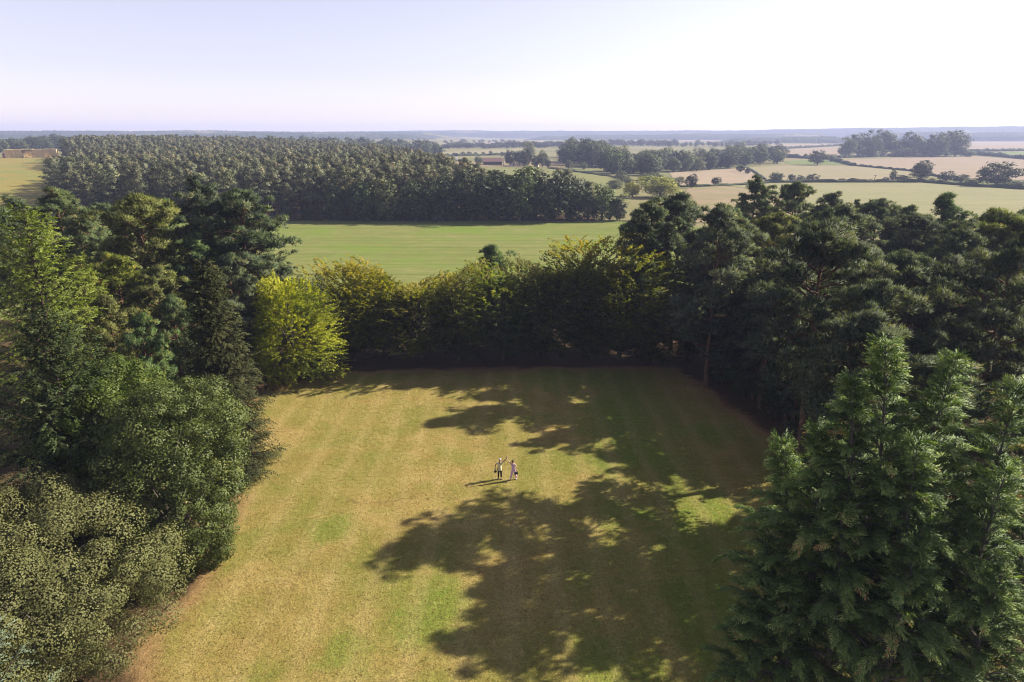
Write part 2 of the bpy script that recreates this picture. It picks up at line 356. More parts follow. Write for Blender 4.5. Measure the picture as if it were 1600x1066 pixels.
def make_beech(seed, H=11.5, Rr=4.6, mat='beech_gold', ns=2300, K=15, L=0.22, W=0.15, sl=(0.9, 1.7), topv=0.55, base=0.04, el=22, bark='grey', lumps=9):
    """hornbeam or beech hedge tree: layered flat sprays pointing out and up, down to the ground"""
    g = np.random.default_rng(seed); fo = Fol(); wo = Wood()
    ld = rdir(g, lumps); la = g.uniform(0.15, 0.55, lumps)
    u = rdir(g, ns)
    lump = 0.66 + (np.clip(u @ ld.T, 0, 1) ** 6 * la).sum(1)
    zc = 0.42 * H
    rf = (0.50 + 0.50 * g.uniform(0, 1, ns) ** 0.55) * lump
    c = u * rf[:, None] * np.where(u[:, 2:3] > 0, np.array([[Rr, Rr, H - zc]]), np.array([[Rr, Rr, zc * 0.97]]))
    lowf = np.where(u[:, 2] < 0, np.minimum(1.9, (1 - np.abs(u[:, 2]) ** 3 * 0.9) / np.sqrt(1.02 - u[:, 2] ** 2)), 1.0); c[:, :2] *= lowf[:, None]
    c[:, 2] += zc; k = c[:, 2] > base * H + 0.2; c = c[k]; u = u[k]; n = len(c)
    wo.tube(bend(g, (0, 0, 0), (0.1, 0.1, H * 0.8), 6, 0, 0.02), np.linspace(0.22, 0.05, 6), 8)
    for i in range(0, n, max(1, n // 45)):
        z0 = max(0.3, c[i, 2] * g.uniform(0.35, 0.75)); wo.tube(bend(g, (0, 0, z0), c[i], 5, 0.05, 0.07), np.linspace(0.08, 0.012, 5), 5)
    az = np.arctan2(u[:, 1], u[:, 0]) + g.normal(0, 0.5, n); e = np.radians(el + 32 * np.clip(u[:, 2], -1, 1) + g.normal(0, 12, n))
    d = np.stack([np.cos(az) * np.cos(e), np.sin(az) * np.cos(e), np.sin(e)], 1)
    Ls = g.uniform(*sl, n)
    cell = np.sin(c @ rdir(g, 3).T * 1.1 + g.uniform(0, 6, 3)).sum(1) * 0.08
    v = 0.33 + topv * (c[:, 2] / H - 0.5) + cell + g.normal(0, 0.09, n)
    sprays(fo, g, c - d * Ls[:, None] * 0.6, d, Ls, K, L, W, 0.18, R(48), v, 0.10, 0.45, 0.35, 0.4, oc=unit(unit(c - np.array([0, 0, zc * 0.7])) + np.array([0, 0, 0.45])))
    return [('trunk', wo.mesh('beech_trunk'), BK[bark]), ('crown', fo.mesh('beech_crown'), LM[mat])], H, Rr

def make_spruce(seed, H=17.0, Rr=3.8, mat='spruce_dark', whorl=0.42, per=7, tw=15, K=12, L=0.17, W=0.05, twl=(0.45, 0.95), droop=0.25, hang=0.5, power=0.8, bare=0.0, upt=0.0, base=0.03, bark='dark', el0=-12, el1=35, leaders=None, gap=0.0):
    g = np.random.default_rng(seed); fo = Fol(); wo = Wood()
    wo.tube([[0, 0, 0], [0.05, 0, H * 0.5], [0, 0.05, H * 0.995]], [0.014 * H, 0.009 * H, 0.012], 8)
    B, D, LS, V = [], [], [], []
    z = base * H; i = 0
    while z < H * 0.985:
        t = z / H
        for q in range(per if t < 0.85 else max(4, per - 2)):
            az = i * 2.399 + g.uniform(-0.4, 0.4); i += 1
            if g.uniform() < gap: continue
            ln = Rr * (1 - t) ** power * g.uniform(0.72, 1.12) + 0.18
            el = R(el0 + (el1 - el0) * t + g.uniform(-8, 8))
            dv = np.array([math.cos(az) * math.cos(el), math.sin(az) * math.cos(el), math.sin(el)])
            zz = z + g.uniform(-0.2, 0.2)
            n = 7; s = np.linspace(0, 1, n)[:, None]
            P = np.array([0, 0, zz]) + dv * ln * s + np.array([0, 0, 1.0]) * ln * (-droop * s + (droop * 0.9 + upt) * s ** 2)
            wo.tube(P[::2], np.linspace(0.05, 0.01, 4) * (0.4 + ln / Rr), 4)
            nt_ = max(4, int(tw * ln / Rr + 3)); f = np.linspace(0.22, 1.0, nt_) + g.normal(0, 0.02, nt_); f = np.clip(f, 0.15, 1)
            bp = np.stack([np.interp(f, s[:, 0], P[:, c]) for c in range(3)], 1)
            sd_ = np.array([-math.sin(az), math.cos(az), 0]); sg = np.where(np.arange(nt_) % 2 == 0, 1, -1)[:, None] * (1 - 0.55 * f[:, None])
            td = unit(dv * 0.75 + sd_ * sg * g.uniform(0.5, 1.1, (nt_, 1)) + np.array([0, 0, -hang]) * g.uniform(0.3, 1.0, (nt_, 1)) * (1.15 - f[:, None]) + 0.15 * g.normal(size=(nt_, 3)))
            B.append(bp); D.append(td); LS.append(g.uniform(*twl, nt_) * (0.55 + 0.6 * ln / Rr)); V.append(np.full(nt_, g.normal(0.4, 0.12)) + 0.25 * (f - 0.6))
        z += whorl * g.uniform(0.8, 1.2) * (1.0 if t < 0.8 else 0.7)
    B = np.concatenate(B); D = np.concatenate(D); LS = np.concatenate(LS); V = np.concatenate(V)
    oc = unit(np.stack([B[:, 0], B[:, 1], 0.45 * np.hypot(B[:, 0], B[:, 1]) + 0.2], 1))
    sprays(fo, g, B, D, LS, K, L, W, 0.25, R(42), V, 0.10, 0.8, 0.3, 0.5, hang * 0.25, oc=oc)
    return [('trunk', wo.mesh('spruce_trunk'), BK[bark]), ('crown', fo.mesh('spruce_crown'), LM[mat])], H, Rr

def make_cypress(seed, leaders, mat='cypress'):
    """many-leadered cypress: arching plumes of feathery sprays. leaders: (x,y,z0,h,r,leanx,leany)"""
    g = np.random.default_rng(seed); fo = Fol(); wo = Wood()
    B, D, LS, V, OC = [], [], [], [], []
    for li, (x0, y0, z0, h, r, lx, ly) in enumerate(leaders):
        wo.tube(bend(g, (x0 * 0.25, y0 * 0.25, 0.0), (x0, y0, z0), 5, 0, 0.02), np.linspace(0.22, 0.14, 5), 7)
        ax = lambda t: np.array([x0 + lx * t ** 2.5, y0 + ly * t ** 2.5, z0 + h * t])
        wo.tube([ax(t) for t in np.linspace(0, 1, 6)], np.linspace(0.14, 0.012, 6), 6)
        z = 0.0; i = 0
        while z < h * 0.99:
            t = z / h
            for q in range(4 if t < 0.8 else 3):
                az = i * 2.399 + g.uniform(-0.6, 0.6); i += 1
                ln = r * 1.34 * min(1.0, (1 - t) * 1.3) ** 1.22 * g.uniform(0.45, 1.25) + 0.18
                el = R(30 + 28 * t + g.uniform(-14, 14))
                dv = np.array([math.cos(az) * math.cos(el), math.sin(az) * math.cos(el), math.sin(el)])
                s = np.linspace(0, 1, 7)[:, None]
                P = ax(t) + dv * ln * s + np.array([0, 0, -0.30]) * ln * s ** 3.2
                wo.tube(P[::2], np.linspace(0.045, 0.008, 4) * (0.4 + ln / 4), 4)
                vb = g.normal(0.40, 0.14)
                ntw = int(6 + ln * 10); f = np.clip(np.linspace(0.18, 1.0, ntw) + g.normal(0, 0.02, ntw), 0.15, 1)
                bp = np.stack([np.interp(f, s[:, 0], P[:, c]) for c in range(3)], 1)
                tn = unit(np.gradient(P, axis=0)); tnf = np.stack([np.interp(f, s[:, 0], tn[:, c]) for c in range(3)], 1)
                sd_ = np.array([-math.sin(az), math.cos(az), 0]); sg = np.where(np.arange(ntw) % 2 == 0, 1, -1)[:, None] * (1 - 0.65 * f[:, None])
                td = unit(tnf * 1.0 + sd_ * sg * g.uniform(0.40, 0.95, (ntw, 1)) + np.array([0, 0, -0.14]) * g.uniform(0, 1.0, (ntw, 1)) + 0.10 * g.normal(size=(ntw, 3)))
                B.append(bp); D.append(td); LS.append(g.uniform(0.40, 0.75, ntw) * (1.2 - 0.4 * f)); V.append(vb + 0.55 * (f - 0.62) + g.normal(0, 0.05, ntw))  # tips brighter: sunlit look put into the leaf colour, plus yellowish new growth
                o_ = np.array([math.cos(az), math.sin(az), 0.55]) + unit(sd_ * sg + 1e-6) * 0.25; OC.append(unit(o_ * np.ones((ntw, 1))))
            z += 0.46 * g.uniform(0.75, 1.3) * (1.0 if t < 0.75 else 0.55)
    B = np.concatenate(B); D = np.concatenate(D); LS = np.concatenate(LS); V = np.concatenate(V); OC = np.concatenate(OC)
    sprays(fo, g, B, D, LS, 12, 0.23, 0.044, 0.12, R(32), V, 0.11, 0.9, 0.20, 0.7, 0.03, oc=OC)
    for i in range(240):    # bare brown twigs inside the crown
        x0, y0, z0, h, r, lx, ly = leaders[g.integers(len(leaders))]
        az = g.uniform(0, 6.28); ln = g.uniform(0.6, 1.8); a = np.array([x0, y0, z0 + g.uniform(0, 0.6) * h])
        wo.tube(bend(g, a, a + np.array([math.cos(az) * ln, math.sin(az) * ln, ln * g.uniform(-0.1, 0.9)]), 4, 0, 0.1), [0.03, 0.02, 0.015, 0.005], 4)
    print('cypress tris', sum(len(f) for f in fo.F))
    return [('trunk', wo.mesh('cypress_trunk'), BK['grey']), ('crown', fo.mesh('cypress_crown'), LM[mat])]

_used = {}
def plant(name, proto, loc, h=None, label='', cat='tree', group=None, rz=None, rs=1.0, mat=None):
    """a tree of its own: an Empty at the foot of the trunk with trunk and crown as its parts"""
    parts, H0, R0 = proto
    e = bpy.data.objects.new(name, None); COL.objects.link(e); e.empty_display_size = 0.5
    e.location = loc; s = (h or H0) / H0
    e.scale = (s * rs, s * rs, s); e.rotation_euler = (0, 0, random.uniform(0, 6.28) if rz is None else rz)
    tag(e, label, cat, group)
    for pn, me, m in parts:
        o = obj(pn, me, m, e)
        if mat and pn == 'crown':
            o.material_slots[0].link = 'OBJECT'; o.material_slots[0].material = LM[mat]
    return e

random.seed(7)
# ------------------------------------------------------------------ ground, lawn, fields
def axis_lines(lo, hi, near, grow):
    a = [0.0]; s = near
    while a[-1] < hi: a.append(a[-1] + s); s = max(near, grow * a[-1])
    b = [0.0]; s = near
    while b[-1] > lo: b.append(b[-1] - s); s = max(near, grow * -b[-1])
    return np.array(sorted(set(a + b)))
GX = axis_lines(-4700, 4700, 22.0, 0.06); GY = axis_lines(-140, 5300, 22.0, 0.045)

def ground_material():
    N = NT('meadow_ground'); p = N.pos()
    n1 = N.noise(p, 0.004, 5, 0.6); n2 = N.noise(p, 0.06, 5, 0.6); n3 = N.noise(p, 0.9, 4)
    c = N.ramp(n1, [(0.35, (0.11, 0.125, 0.045)), (0.5, (0.20, 0.18, 0.085)), (0.65, (0.25, 0.20, 0.12))])
    c = N.mix(N.math('MULTIPLY', n2, 0.6), c, (0.10, 0.115, 0.04))
    return N.done(N.principled(c, 0.95, 0.05, N.bump(n3, 0.5, 0.2)))

X, Y = np.meshgrid(GX, GY); Z = HT(X, Y); nx, ny = len(GX), len(GY)
i = np.arange(ny - 1)[:, None] * nx + np.arange(nx - 1)[None]
ground = obj('ground', mesh_np('ground', np.stack([X, Y, Z], -1).reshape(-1, 3), np.stack([i, i + 1, i + nx + 1, i + nx], -1).reshape(-1, 4), None, True), ground_material())
tag(ground, kind='structure')

def sheet(name, pts, mat, off, label=None):
    """a field laid over the ground as its own sheet, cut along the ground's own grid lines"""
    bm = bmesh.new(); vs_ = [bm.verts.new((p[0], p[1], 0)) for p in pts]; bm.faces.new(vs_)
    xs = [p[0] for p in pts]; ys = [p[1] for p in pts]
    for lines, nrm, lo, hi in ((GX, (1, 0, 0), min(xs), max(xs)), (GY, (0, 1, 0), min(ys), max(ys))):
        for v in lines:
            if lo + 0.5 < v < hi - 0.5:
                bmesh.ops.bisect_plane(bm, geom=bm.verts[:] + bm.edges[:] + bm.faces[:], plane_co=(v * nrm[0], v * nrm[1], 0), plane_no=nrm, dist=1e-4)
    bmesh.ops.triangulate(bm, faces=bm.faces[:])
    for v in bm.verts: v.co.z = float(HT(v.co.x, v.co.y)) + off
    bmesh.ops.recalc_face_normals(bm, faces=bm.faces[:])
    me = bpy.data.meshes.new(name); bm.to_mesh(me); bm.free()
    if me.polygons and me.polygons[0].normal.z < 0: me.flip_normals()
    o = obj(name, me, mat); tag(o, label, kind='structure'); return o

def field_mat(name, a, b, ang=0.0, tram=24.0, tcol=None, streak=0.5, green=None, tw=0.035):
    N = NT(name); p = N.pos(); v = N.mapping(p, (1, 1, 1), (0, 0, ang))
    s = N.noise(N.mapping(v, (0.012, 0.30, 1)), 1.0, 5, 0.65); f = N.noise(p, 0.02, 4, 0.6); fine = N.noise(p, 1.6, 4, 0.7)
    c = N.mix(N.ramp(N.math('ADD', N.math('MULTIPLY', s, streak), N.math('MULTIPLY', f, 1 - streak)), [(0.36, (0, 0, 0)), (0.64, (1, 1, 1))]), a, b)
    c = N.mix(N.math('MULTIPLY', fine, 0.45), c, tuple(x * 0.55 for x in a))
    c = N.mix(N.ramp(N.noise(N.mapping(v, (0.35, 1.0, 1)), 0.5, 6, 0.8), [(0.42, (0.55, 0.55, 0.55)), (0.62, (0, 0, 0))]), c, tuple(x * 0.7 for x in a))
    if green: c = N.mix(N.ramp(N.noise(p, 0.035, 4, 0.7), [(0.48, (0, 0, 0)), (0.66, (1, 1, 1))]), c, green)
    if tcol:
        sx = N.n('ShaderNodeSeparateXYZ'); N.l(v, sx.inputs[0])
        w_ = N.math('ADD', sx.outputs['Y'], N.math('MULTIPLY', N.noise(v, 0.01, 2), 6.0))
        k = N.math('LESS_THAN', N.math('FRACT', N.math('DIVIDE', w_, tram)), tw)
        c = N.mix(N.math('MULTIPLY', k, 0.7), c, tcol)
    return N.done(N.principled(c, 0.95, 0.05, N.bump(fine, 0.6, 0.12)))

STUB = field_mat('stubble_pink', (0.27, 0.215, 0.150), (0.34, 0.275, 0.20), 0.1, 24, (0.22, 0.17, 0.12))
WHEAT = field_mat('pale_crop', (0.22, 0.22, 0.105), (0.30, 0.275, 0.15), 0.12, 16, (0.13, 0.13, 0.06), tw=0.07)
WHEAT2 = field_mat('beige_crop', (0.25, 0.225, 0.13), (0.31, 0.265, 0.16), 0.28, 18, (0.15, 0.135, 0.075), tw=0.08)
GRASSF = field_mat('green_pasture', (0.13, 0.18, 0.05), (0.20, 0.22, 0.08), 0.3)
PASTUREF = field_mat('slope_pasture', (0.16, 0.18, 0.06), (0.25, 0.23, 0.11), -0.5, 30, (0.13, 0.14, 0.06))
ROUGHF = field_mat('rough_grass', (0.24, 0.19, 0.11), (0.32, 0.25, 0.17), 0.4, green=(0.15, 0.16, 0.06))
GOLDF = field_mat('golden_field', (0.22, 0.20, 0.05), (0.34, 0.24, 0.07), 0.05, green=(0.15, 0.18, 0.05))
BEETF = field_mat('green_crop', (0.140, 0.175, 0.040), (0.265, 0.245, 0.105), 0.0, 11.0, (0.085, 0.11, 0.025), 0.55, green=(0.125, 0.18, 0.032), tw=0.06)

def gp(*pp): return [G(a, b)[:2] for a, b in pp]
sheet('near_green_field', [(-175, 96), (120, 96), (75, 180), (38, 214), (-200, 217)], BEETF, 0.03)
sheet('golden_field', gp((-260, 249), (100, 247), (150, 262), (110, 300), (95, 330), (-330, 330)), GOLDF, 0.12)
sheet('far_pasture', gp((690, 238), (835, 230.5), (835, 240), (700, 243)), field_mat('far_pasture', (0.24, 0.23, 0.12), (0.30, 0.27, 0.16)), 0.3)
sheet('slope_field', gp((735, 262), (885, 262.5), (985, 281), (985, 318), (860, 306)), PASTUREF, 0.15)
sheet('farm_verge', gp((700, 252), (885, 252.5), (885, 262), (690, 261)), field_mat('farm_yard_grass', (0.22, 0.18, 0.10), (0.30, 0.23, 0.14)), 0.12)
sheet('stubble_field', gp((1045, 269), (1165, 262.5), (1192, 281), (1130, 290), (1060, 292)), field_mat('straw_stubble', (0.29, 0.23, 0.155), (0.36, 0.29, 0.21)), 0.15)
sheet('rough_field', gp((1075, 294), (1130, 291), (1185, 298), (1235, 315), (1240, 345), (1040, 350)), ROUGHF, 0.15)
sheet('pale_field', gp((1135, 291), (1205, 286.5), (1440, 286), (1620, 298), (1700, 345), (1245, 345), (1238, 314), (1187, 297)), WHEAT, 0.12)
sheet('beige_field', gp((1170, 262), (1235, 259), (1325, 259.5), (1425, 268), (1405, 283.5), (1207, 284.5), (1196, 281)), WHEAT2, 0.15)
sheet('green_patch', gp((1222, 252), (1300, 248), (1330, 258), (1236, 257.5)), GRASSF, 0.18)
sheet('pink_field', gp((1305, 251), (1520, 244), (1640, 253), (1640, 284), (1470, 277), (1428, 267.5), (1335, 258)), STUB, 0.2)
sheet('pink_field', gp((1215, 234), (1320, 228.5), (1315, 244), (1235, 245)), STUB, 0.3)
sheet('pink_field', gp((1500, 221), (1650, 218), (1650, 234), (1508, 236)), STUB, 0.4)
sheet('green_strip', gp((1520, 238.5), (1650, 236), (1650, 247), (1530, 243)), GRASSF, 0.3)
sheet('pink_field', gp((1190, 227.5), (1330, 222.5), (1330, 226.5), (1200, 231.5)), STUB, 0.4)
sheet('straw_field', gp((680, 228), (770, 221.5), (830, 220.5), (830, 226.5), (690, 231)), STUB, 0.4)
sheet('straw_field', gp((830, 221), (1010, 219.5), (1010, 223), (830, 224.5)), field_mat('pale_straw', (0.36, 0.31, 0.19), (0.42, 0.36, 0.24)), 0.4)
sheet('straw_field', gp((1030, 217.5), (1200, 216), (1200, 220), (1030, 222)), STUB, 0.4)
sheet('straw_field', gp((-60, 218.5), (22, 217.5), (22, 221.5), (-60, 222.5)), STUB, 0.4)

def floor_material():
    N = NT('woodland_floor'); p = N.pos()
    n = N.noise(p, 0.5, 6, 0.65); n2 = N.noise(p, 6.0, 4, 0.7)
    c = N.ramp(n, [(0.3, (0.055, 0.038, 0.022)), (0.55, (0.095, 0.065, 0.035)), (0.75, (0.07, 0.075, 0.03))])
    return N.done(N.principled(c, 0.95, 0.05, N.bump(n2, 0.8, 0.1)))
FLOOR = floor_material()
sheet('woodland_floor', [(-140, -30), (140, -30), (140, 150), (60, 150), (36, 92), (-40, 92), (-60, 130), (-140, 130)], FLOOR, 0.01)
WOODPOLY = [(-134, 214), (26, 214), (26, 224), (-14, 262), (-48, 400), (-82, 520), (-160, 640), (-404, 660), (-330, 520), (-296, 470), (-250, 420), (-226, 350), (-180, 272)]
sheet('plantation_floor', WOODPOLY, FLOOR, 0.06)

# lawn
LP = [tuple(G(a, b)[:2]) for a, b in ((240, 1066), (252, 985), (335, 915), (358, 820), (392, 742), (385, 650), (405, 615), (525, 588), (700, 580), (1050, 578), (1130, 632), (1205, 690))]
LP += [(25.5, 46), (25.5, 34), (24, 8), (-17, 8)]
LPn = np.array(LP)
def poly_sd(x, y, P):
    """signed distance, positive inside"""
    p = np.stack([x, y], -1); d = np.full(x.shape, 1e9); ins = np.zeros(x.shape, bool)
    for a, b in zip(P, np.roll(P, -1, 0)):
        e = b - a; w_ = p - a; t = np.clip((w_ @ e) / (e @ e), 0, 1)
        d = np.minimum(d, np.linalg.norm(w_ - t[..., None] * e, axis=-1))
        c = (a[1] > y) != (b[1] > y)
        with np.errstate(divide='ignore', invalid='ignore'):
            xi = (b[0] - a[0]) * (y - a[1]) / (b[1] - a[1]) + a[0]
        ins ^= c & (x < xi)
    return np.where(ins, d, -d)

def lawn_material():
    N = NT('dry_lawn'); p = N.pos()
    at = N.n('ShaderNodeAttribute', attribute_name='v').outputs['Fac']
    big = N.noise(p, 0.055, 4, 0.6, 0.5); mid = N.noise(p, 0.32, 5, 0.65); fine = N.noise(p, 2.6, 5, 0.72); grain = N.noise(p, 9.0, 3, 0.75)
    patch = N.noise(p, 0.16, 6, 0.68, 0.8)
    straw = N.ramp(mid, [(0.30, (0.210, 0.152, 0.045)), (0.5, (0.290, 0.217, 0.070)), (0.72, (0.360, 0.274, 0.110))])
    gmask = N.ramp(N.math('ADD', N.math('MULTIPLY', big, 0.45), N.math('MULTIPLY', patch, 0.55)), [(0.42, (0, 0, 0)), (0.58, (1, 1, 1))])
    green = N.ramp(fine, [(0.3, (0.115, 0.135, 0.020)), (0.7, (0.200, 0.210, 0.042))])
    c = N.mix(N.math('MULTIPLY', gmask, 0.80), straw, green)
    brown = N.ramp(N.noise(p, 0.21, 6, 0.7, 0.4), [(0.56, (0, 0, 0)), (0.68, (1, 1, 1))])
    c = N.mix(N.math('MULTIPLY', brown, 0.30), c, (0.22, 0.135, 0.050))
    # darker, greener swath along the right of the lawn
    sx = N.n('ShaderNodeSeparateXYZ'); N.l(p, sx.inputs[0])
    dx = N.math('SUBTRACT', N.math('ADD', sx.outputs['X'], N.math('MULTIPLY', patch, 16.0)), 19.0)
    green_swath = N.ramp(N.math('ABSOLUTE', N.math('DIVIDE', dx, 8.0)), [(0.15, (1, 1, 1)), (0.9, (0, 0, 0))])
    c = N.mix(N.math('MULTIPLY', N.math('MULTIPLY', green_swath, mid), 1.5), c, N.ramp(fine, [(0.3, (0.07, 0.125, 0.014)), (0.7, (0.13, 0.195, 0.026))]))
    dot = N.ramp(N.noise(p, 0.13, 5, 0.65), [(0.58, (0, 0, 0)), (0.69, (1, 1, 1))])
    c = N.mix(N.math('MULTIPLY', dot, 0.62), c, N.ramp(fine, [(0.3, (0.10, 0.145, 0.018)), (0.7, (0.17, 0.20, 0.03))]))
    for (cx, cy_, rr) in ((-4.5, 33.0, 5.0), (-9.0, 29.5, 3.0), (5.0, 29.0, 4.5), (14.5, 43.0, 4.5), (11.0, 52.0, 4.0), (10.5, 62.0, 4.5), (4.0, 71.0, 5.0), (18.0, 56.0, 4.0), (-13.0, 41.0, 3.0)):
        vm = N.n('ShaderNodeVectorMath'); vm.operation = 'DISTANCE'; N.l(p, vm.inputs[0]); vm.inputs[1].default_value = (cx, cy_, 0.0)
        fall = N.math('SUBTRACT', 1.0, N.math('DIVIDE', vm.outputs['Value'], rr))
        k_ = N.ramp(N.math('ADD', N.math('MAXIMUM', fall, -1.0), N.math('MULTIPLY_ADD', mid, 1.6, -0.95)), [(0.15, (0, 0, 0)), (0.55, (1, 1, 1))])
        c = N.mix(N.math('MULTIPLY', k_, 0.72), c, N.ramp(fine, [(0.3, (0.085, 0.140, 0.016)), (0.7, (0.165, 0.215, 0.030))]))
    # mowing stripes up the lawn, a few trodden lines across it
    w_ = N.math('ADD', sx.outputs['X'], N.math('MULTIPLY', N.noise(p, 0.08, 2), 1.4))
    st = N.math('MULTIPLY', N.math('SINE', N.math('MULTIPLY', w_, 2.3)), N.math('MULTIPLY', big, 0.44))
    c = N.mix(N.math('MAXIMUM', st, 0.0), c, (0.42, 0.32, 0.14))
    wy = N.math('ADD', sx.outputs['Y'], N.math('MULTIPLY', N.noise(p, 0.06, 4, 0.6), 9.0))
    ln_ = N.math('LESS_THAN', N.math('ABSOLUTE', N.math('SUBTRACT', N.math('FRACT', N.math('DIVIDE', wy, 9.0)), 0.5)), 0.012)
    c = N.mix(N.math('MULTIPLY', N.math('MULTIPLY', ln_, N.ramp(N.noise(p, 0.5, 4, 0.7), [(0.5, (0, 0, 0)), (0.6, (1, 1, 1))])), 0.45), c, (0.11, 0.08, 0.035))
    # scuffs, worn specks
    sp = N.ramp(N.noise(p, 1.1, 6, 0.75), [(0.60, (0, 0, 0)), (0.70, (1, 1, 1))])
    c = N.mix(N.math('MULTIPLY', sp, 0.45), c, (0.16, 0.105, 0.05))
    c = N.mix(N.ramp(grain, [(0.34, (0.7, 0.7, 0.7)), (0.55, (0.0, 0.0, 0.0))]), c, (0.11, 0.085, 0.03))
    c = N.mix(N.ramp(fine, [(0.56, (0, 0, 0)), (0.75, (0.45, 0.45, 0.45))]), c, (0.43, 0.32, 0.15))
    # needle litter drifting in from the trees
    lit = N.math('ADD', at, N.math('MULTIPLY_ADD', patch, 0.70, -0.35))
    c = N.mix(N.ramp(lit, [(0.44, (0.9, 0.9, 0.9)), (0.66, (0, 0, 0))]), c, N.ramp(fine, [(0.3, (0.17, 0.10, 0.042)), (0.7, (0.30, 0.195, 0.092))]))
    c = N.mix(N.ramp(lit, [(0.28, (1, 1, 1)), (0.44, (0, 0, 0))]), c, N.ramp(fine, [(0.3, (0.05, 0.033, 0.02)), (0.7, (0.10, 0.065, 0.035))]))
    h = N.math('ADD', N.math('MULTIPLY', grain, 0.6), fine)
    return N.done(N.principled(c, 0.95, 0.05, N.bump(h, 0.9, 0.10)))
gx = np.arange(-34, 34.1, 0.5); gy = np.arange(4, 86.1, 0.5); X, Y = np.meshgrid(gx, gy)
sdist = poly_sd(X, Y, LPn)
Zl = 0.03 + 0.05 * np.sin(X * 0.31 + 0.6 * np.sin(Y * 0.2)) * np.sin(Y * 0.27 + 1) + 0.05
nx = len(gx); i = np.arange(len(gy) - 1)[:, None] * nx + np.arange(nx - 1)[None]
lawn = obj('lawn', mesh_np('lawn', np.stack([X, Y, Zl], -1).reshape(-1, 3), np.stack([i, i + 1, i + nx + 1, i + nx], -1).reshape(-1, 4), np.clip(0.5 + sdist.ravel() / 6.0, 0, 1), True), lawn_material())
tag(lawn, kind='structure')
def lawn_z(x, y): return 0.08 + 0.05 * math.sin(x * 0.31 + 0.6 * math.sin(y * 0.2)) * math.sin(y * 0.27 + 1)

def grass_tufts():
    g = np.random.default_rng(5); n = 60000
    x = g.uniform(-30, 26, n); y = 24 + 56 * g.uniform(0, 1, n) ** 1.2
    k = poly_sd(x, y, LPn) > -0.5; x, y = x[k], y[k]; n = len(x)
    z = 0.08 + 0.05 * np.sin(x * 0.31 + 0.6 * np.sin(y * 0.2)) * np.sin(y * 0.27 + 1)
    p = np.repeat(np.stack([x, y, z - 0.01], 1), 3, 0) + g.normal(0, 0.03, (n * 3, 3)) * [1, 1, 0]
    d = unit(np.array([0, 0, 1.0]) + 0.7 * g.normal(size=(n * 3, 3)) * [1, 1, 0.2])
    s = unit(np.cross(d, rdir(g, n * 3)))
    f = Fol(); f.spike(p, d, s, g.uniform(0.05, 0.13, n * 3), 0.03, np.clip(np.repeat(g.uniform(0, 1, n), 3), 0, 1), np.tile([0, 0, 1.0], (n * 3, 1)) + 0.2 * g.normal(size=(n * 3, 3))); return f.mesh('grass')
o = obj('grass', grass_tufts(), leaf_mat('grass_blades', [(0, (0.13, 0.14, 0.025)), (0.4, (0.25, 0.19, 0.06)), (1, (0.36, 0.27, 0.11))], 0.25))
tag(o, 'short dry grass tufts all over the lawn', 'grass', kind='stuff')

# hills and far wooded ridges on the skyline
def ridge(name, D, depth, a0, a1, hts, bump, seed, mat):
    """a long wooded rise; hts = heights above the ground along its length"""
    g = np.random.default_rng(seed); n = 520; az = np.linspace(R(a0), R(a1), n); s = np.linspace(0, 1, 11)
    base = np.interp(np.linspace(0, 1, n), np.linspace(0, 1, len(hts)), hts)
    rough = np.zeros(n)
    for k in (3, 7, 17, 43, 110): rough += np.interp(np.linspace(0, k, n), np.arange(k + 2), g.normal(0, 1, k + 2)) / k ** 0.45
    prof = np.sin(np.pi * np.clip(s * 0.92 + 0.04, 0, 1)) ** 0.7
    RR = D + depth * s[None] + 0 * az[:, None]
    x = RR * np.sin(az)[:, None]; y = RR * np.cos(az)[:, None]
    end = np.minimum(1, np.minimum(np.linspace(0, 1, n), np.linspace(1, 0, n)) * 14)
    z = HT(x, y) + (base * end + rough * bump * 1.6 * end)[:, None] * prof[None] + g.normal(0, bump * 0.35, x.shape) * prof[None]
    z[:, 0] = HT(x[:, 0], y[:, 0]) - 3; z[:, -1] = HT(x[:, -1], y[:, -1]) - 3
    m = len(s); i = np.arange(n - 1)[:, None] * m + np.arange(m - 1)[None]
    o = obj(name, mesh_np(name, np.stack([x, y, z], -1).reshape(-1, 3), np.stack([i, i + 1, i + m + 1, i + m], -1).reshape(-1, 4)[:, ::-1], None, False), mat)
    tag(o, kind='structure'); return o
def hill_material():
    N = NT('wooded_hill'); p = N.pos(); n = N.noise(p, 0.0022, 6, 0.7); n2 = N.noise(p, 0.03, 4, 0.7)
    c = N.ramp(n, [(0.42, (0.030, 0.042, 0.022)), (0.58, (0.05, 0.065, 0.03)), (0.64, (0.20, 0.17, 0.10)), (0.70, (0.06, 0.07, 0.03))])
    return N.done(N.principled(c, 0.95, 0.05, N.bump(n2, 1.0, 8.0)))
HILL = hill_material()
ridge('hills', 3000, 600, -44, -4, [26, 27.5, 29, 28, 29.5, 27, 26, 22], 1.7, 1, HILL)
ridge('hills', 4050, 700, -20, 44, [14, 30, 37, 41, 42, 43, 46, 54, 63, 66, 66], 1.8, 2, HILL)
ridge('wooded_ridge', 2500, 300, -40, -6, [16, 18, 19, 18, 16], 1.9, 3, HILL)
ridge('wooded_ridge', 3000, 330, 1, 25, [14, 20, 22, 23, 22, 20], 1.8, 4, HILL)
ridge('wooded_ridge', 2150, 260, 16, 29, [12, 16, 17, 15, 13], 1.9, 5, HILL)
ridge('wooded_ridge', 2900, 300, 24, 44, [14, 26, 30, 34, 34], 1.8, 6, HILL)

